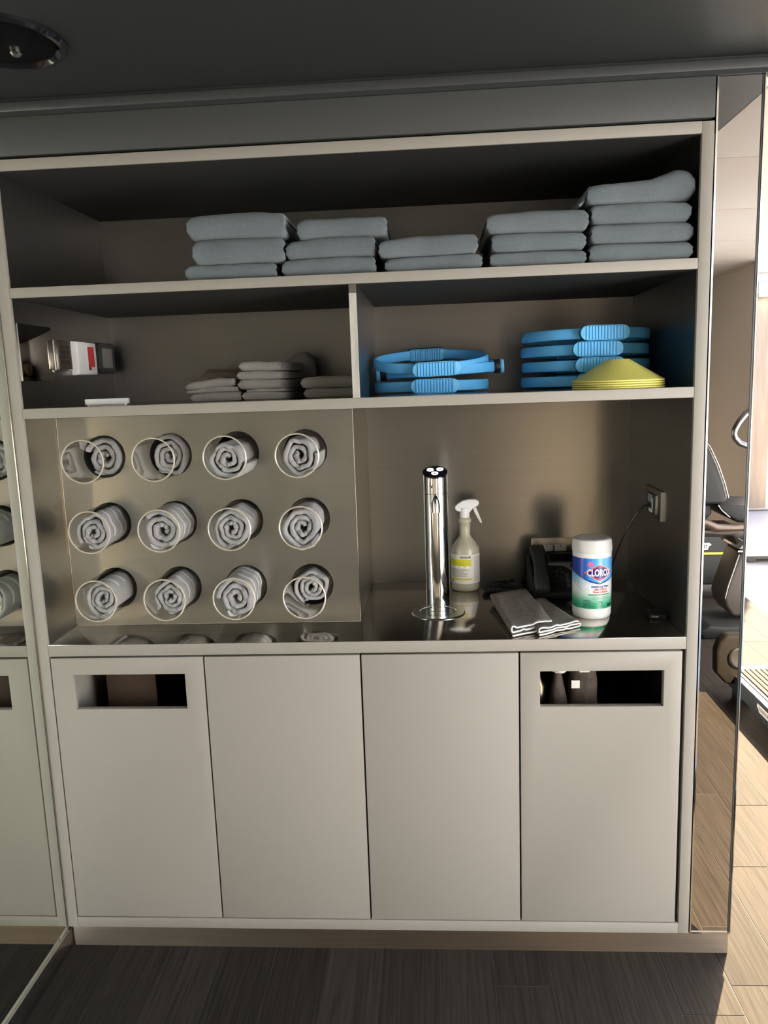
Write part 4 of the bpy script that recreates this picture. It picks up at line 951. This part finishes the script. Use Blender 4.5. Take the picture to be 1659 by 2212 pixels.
# a second machine beyond it with yellow stripe
m2 = thing('black_treadmill', 'dark treadmill hood with yellow stripe and white badge, behind the bike in the mirror', 'treadmill', (2.8, 3.4, 0))
bx2([(2.20, .46), (3.02, .44), (3.10, .40), (3.11, .20), (3.02, .10), (2.2, .08)], 3.42, 4.0).build('hood', machine_m, m2, bevel=.02)
B(2.60, 3.047, 3.409, 3.421, .317, .331).build('stripe', yellow_st, m2, bevel=.002)
bd = MB().prism([(2.72, .395), (2.93, .398), (2.945, .385), (2.928, .376), (2.92, .352), (2.78, .350), (2.772, .36), (2.72, .362)], lambda a, b: (a, 3.412, b), lambda a, b: (a, 3.421, b)).build('badge', white_pl, m2)
MB().text('TECHNOGYM', .034, lambda a, b: (2.838+a, 3.4105, .362+b), bold=.0006, sx=.75).build('lettering', ink, bd, smooth=0)
bx2([(2.2, .0), (3.0, .0), (3.02, .06), (2.92, .13), (2.2, .14)], 3.44, 4.0).build('deck_base', black_pl, m2, bevel=.01)
bpy.context.view_layer.update()
for o in set(bpy.data.objects)-N0:
    if o.type == 'MESH':
        if o.name.startswith('lettering'):      # keep real writing readable from its own side
            for v in o.data.vertices: v.co.x = 2*(2.838-2.8)-v.co.x
        for v in o.data.vertices: v.co.y = -v.co.y
        o.data.flip_normals()
    elif o.parent is None: o.location.y = -o.location.y
# two treadmills in a row along the windows
def treadmill(label, y0, y1, foot_y, sgn):
    tdm = thing('ribbed_treadmill', label, 'treadmill', (2.8, (y0+y1)/2, 0), 'treadmills along the windows')
    TXL = 2.455; TZT = .142
    B(TXL+.03, 3.10, y0+.02, y1, .105, TZT-.006).build('deck', black_soft, tdm)
    for q in range(24):
        B(TXL+.045+.025*q, TXL+.0655+.025*q, y0+.04, y1-.06, TZT-.006, TZT).build('belt_rib', MATS['pale_belt_slat'], tdm, bevel=.002)
    L = y1-y0
    MB().prism([(y0, .06), (y0, .125), (y1-.14, .125), (y1-.08, .10), (y1-.2, .055), (y0+L*.73, .055), (y0+L*.7, .045), (y0+L*.23, .045), (y0+L*.18, .055)], lambda a, b: (TXL, a, b), lambda a, b: (TXL+.035, a, b)).build('side_rail', MATS['slate_rail'], tdm, bevel=.004)
    B(TXL+.004, TXL+.042, y0, y1-.1, .1255, .131).build('rail_edge', chrome_sat, tdm)
    yb = 1.33 if y1 > 1 else (y0+y1)/2
    bd = MB().prism([(yb-.07, .080), (yb-.07, .112), (yb+.07, .112), (yb+.07, .096), (yb+.055, .092), (yb+.048, .080)], lambda a, b: (TXL-.002, a, b), lambda a, b: (TXL+.001, a, b)).build('badge', white_pl, tdm)
    MB().text('TECHNOGYM', .020, lambda a, b: (TXL-.0024, yb-a, .090+b), bold=.0003, sx=.8).build('lettering', ink, bd, smooth=0)
    pr = [(2.385, .300), (2.415, .332), (2.62, .335), (2.62, .10), (2.42, .09), (2.372, .145), (2.370, .255)]
    MB().prism(pr, lambda a, b: (a, foot_y, b), lambda a, b: (a, foot_y+.07*sgn, b)).build('end_housing', MATS['dark_bronze_plastic'], tdm, bevel=.014, seg=3)
    MB().lathe([(.052, 0), (.052, -.012*sgn), (.044, -.018*sgn), (.040, -.010*sgn), (.0001, -.006*sgn)], (2.475, foot_y, .225), 32, 'y', False, False).build('roller_cap', machine_m, tdm)
    for (xx, yy) in ((2.47, y0+.1), (3.05, y0+.1), (2.5, y1-.1), (3.05, y1-.1)):
        B(xx, xx+.05, yy-.02, yy+.04, 0.0, .07).build('foot', black_pl, tdm)
mat('pale_belt_slat', (0.060, 0.050, 0.046), .85, spec=.1); mat('slate_rail', (0.045, 0.058, 0.064), .6, spec=.2); mat('dark_bronze_plastic', (0.008, 0.007, 0.006), .7, spec=.12)
treadmill('treadmill with pale ribbed belt and dark side rail standing on the sunlit floor', .12, 1.80, .32, -1)
treadmill('treadmill with dark rounded end housing and roller cap, seen in the mirror strip', -1.80, -.10, -1.66, -1)
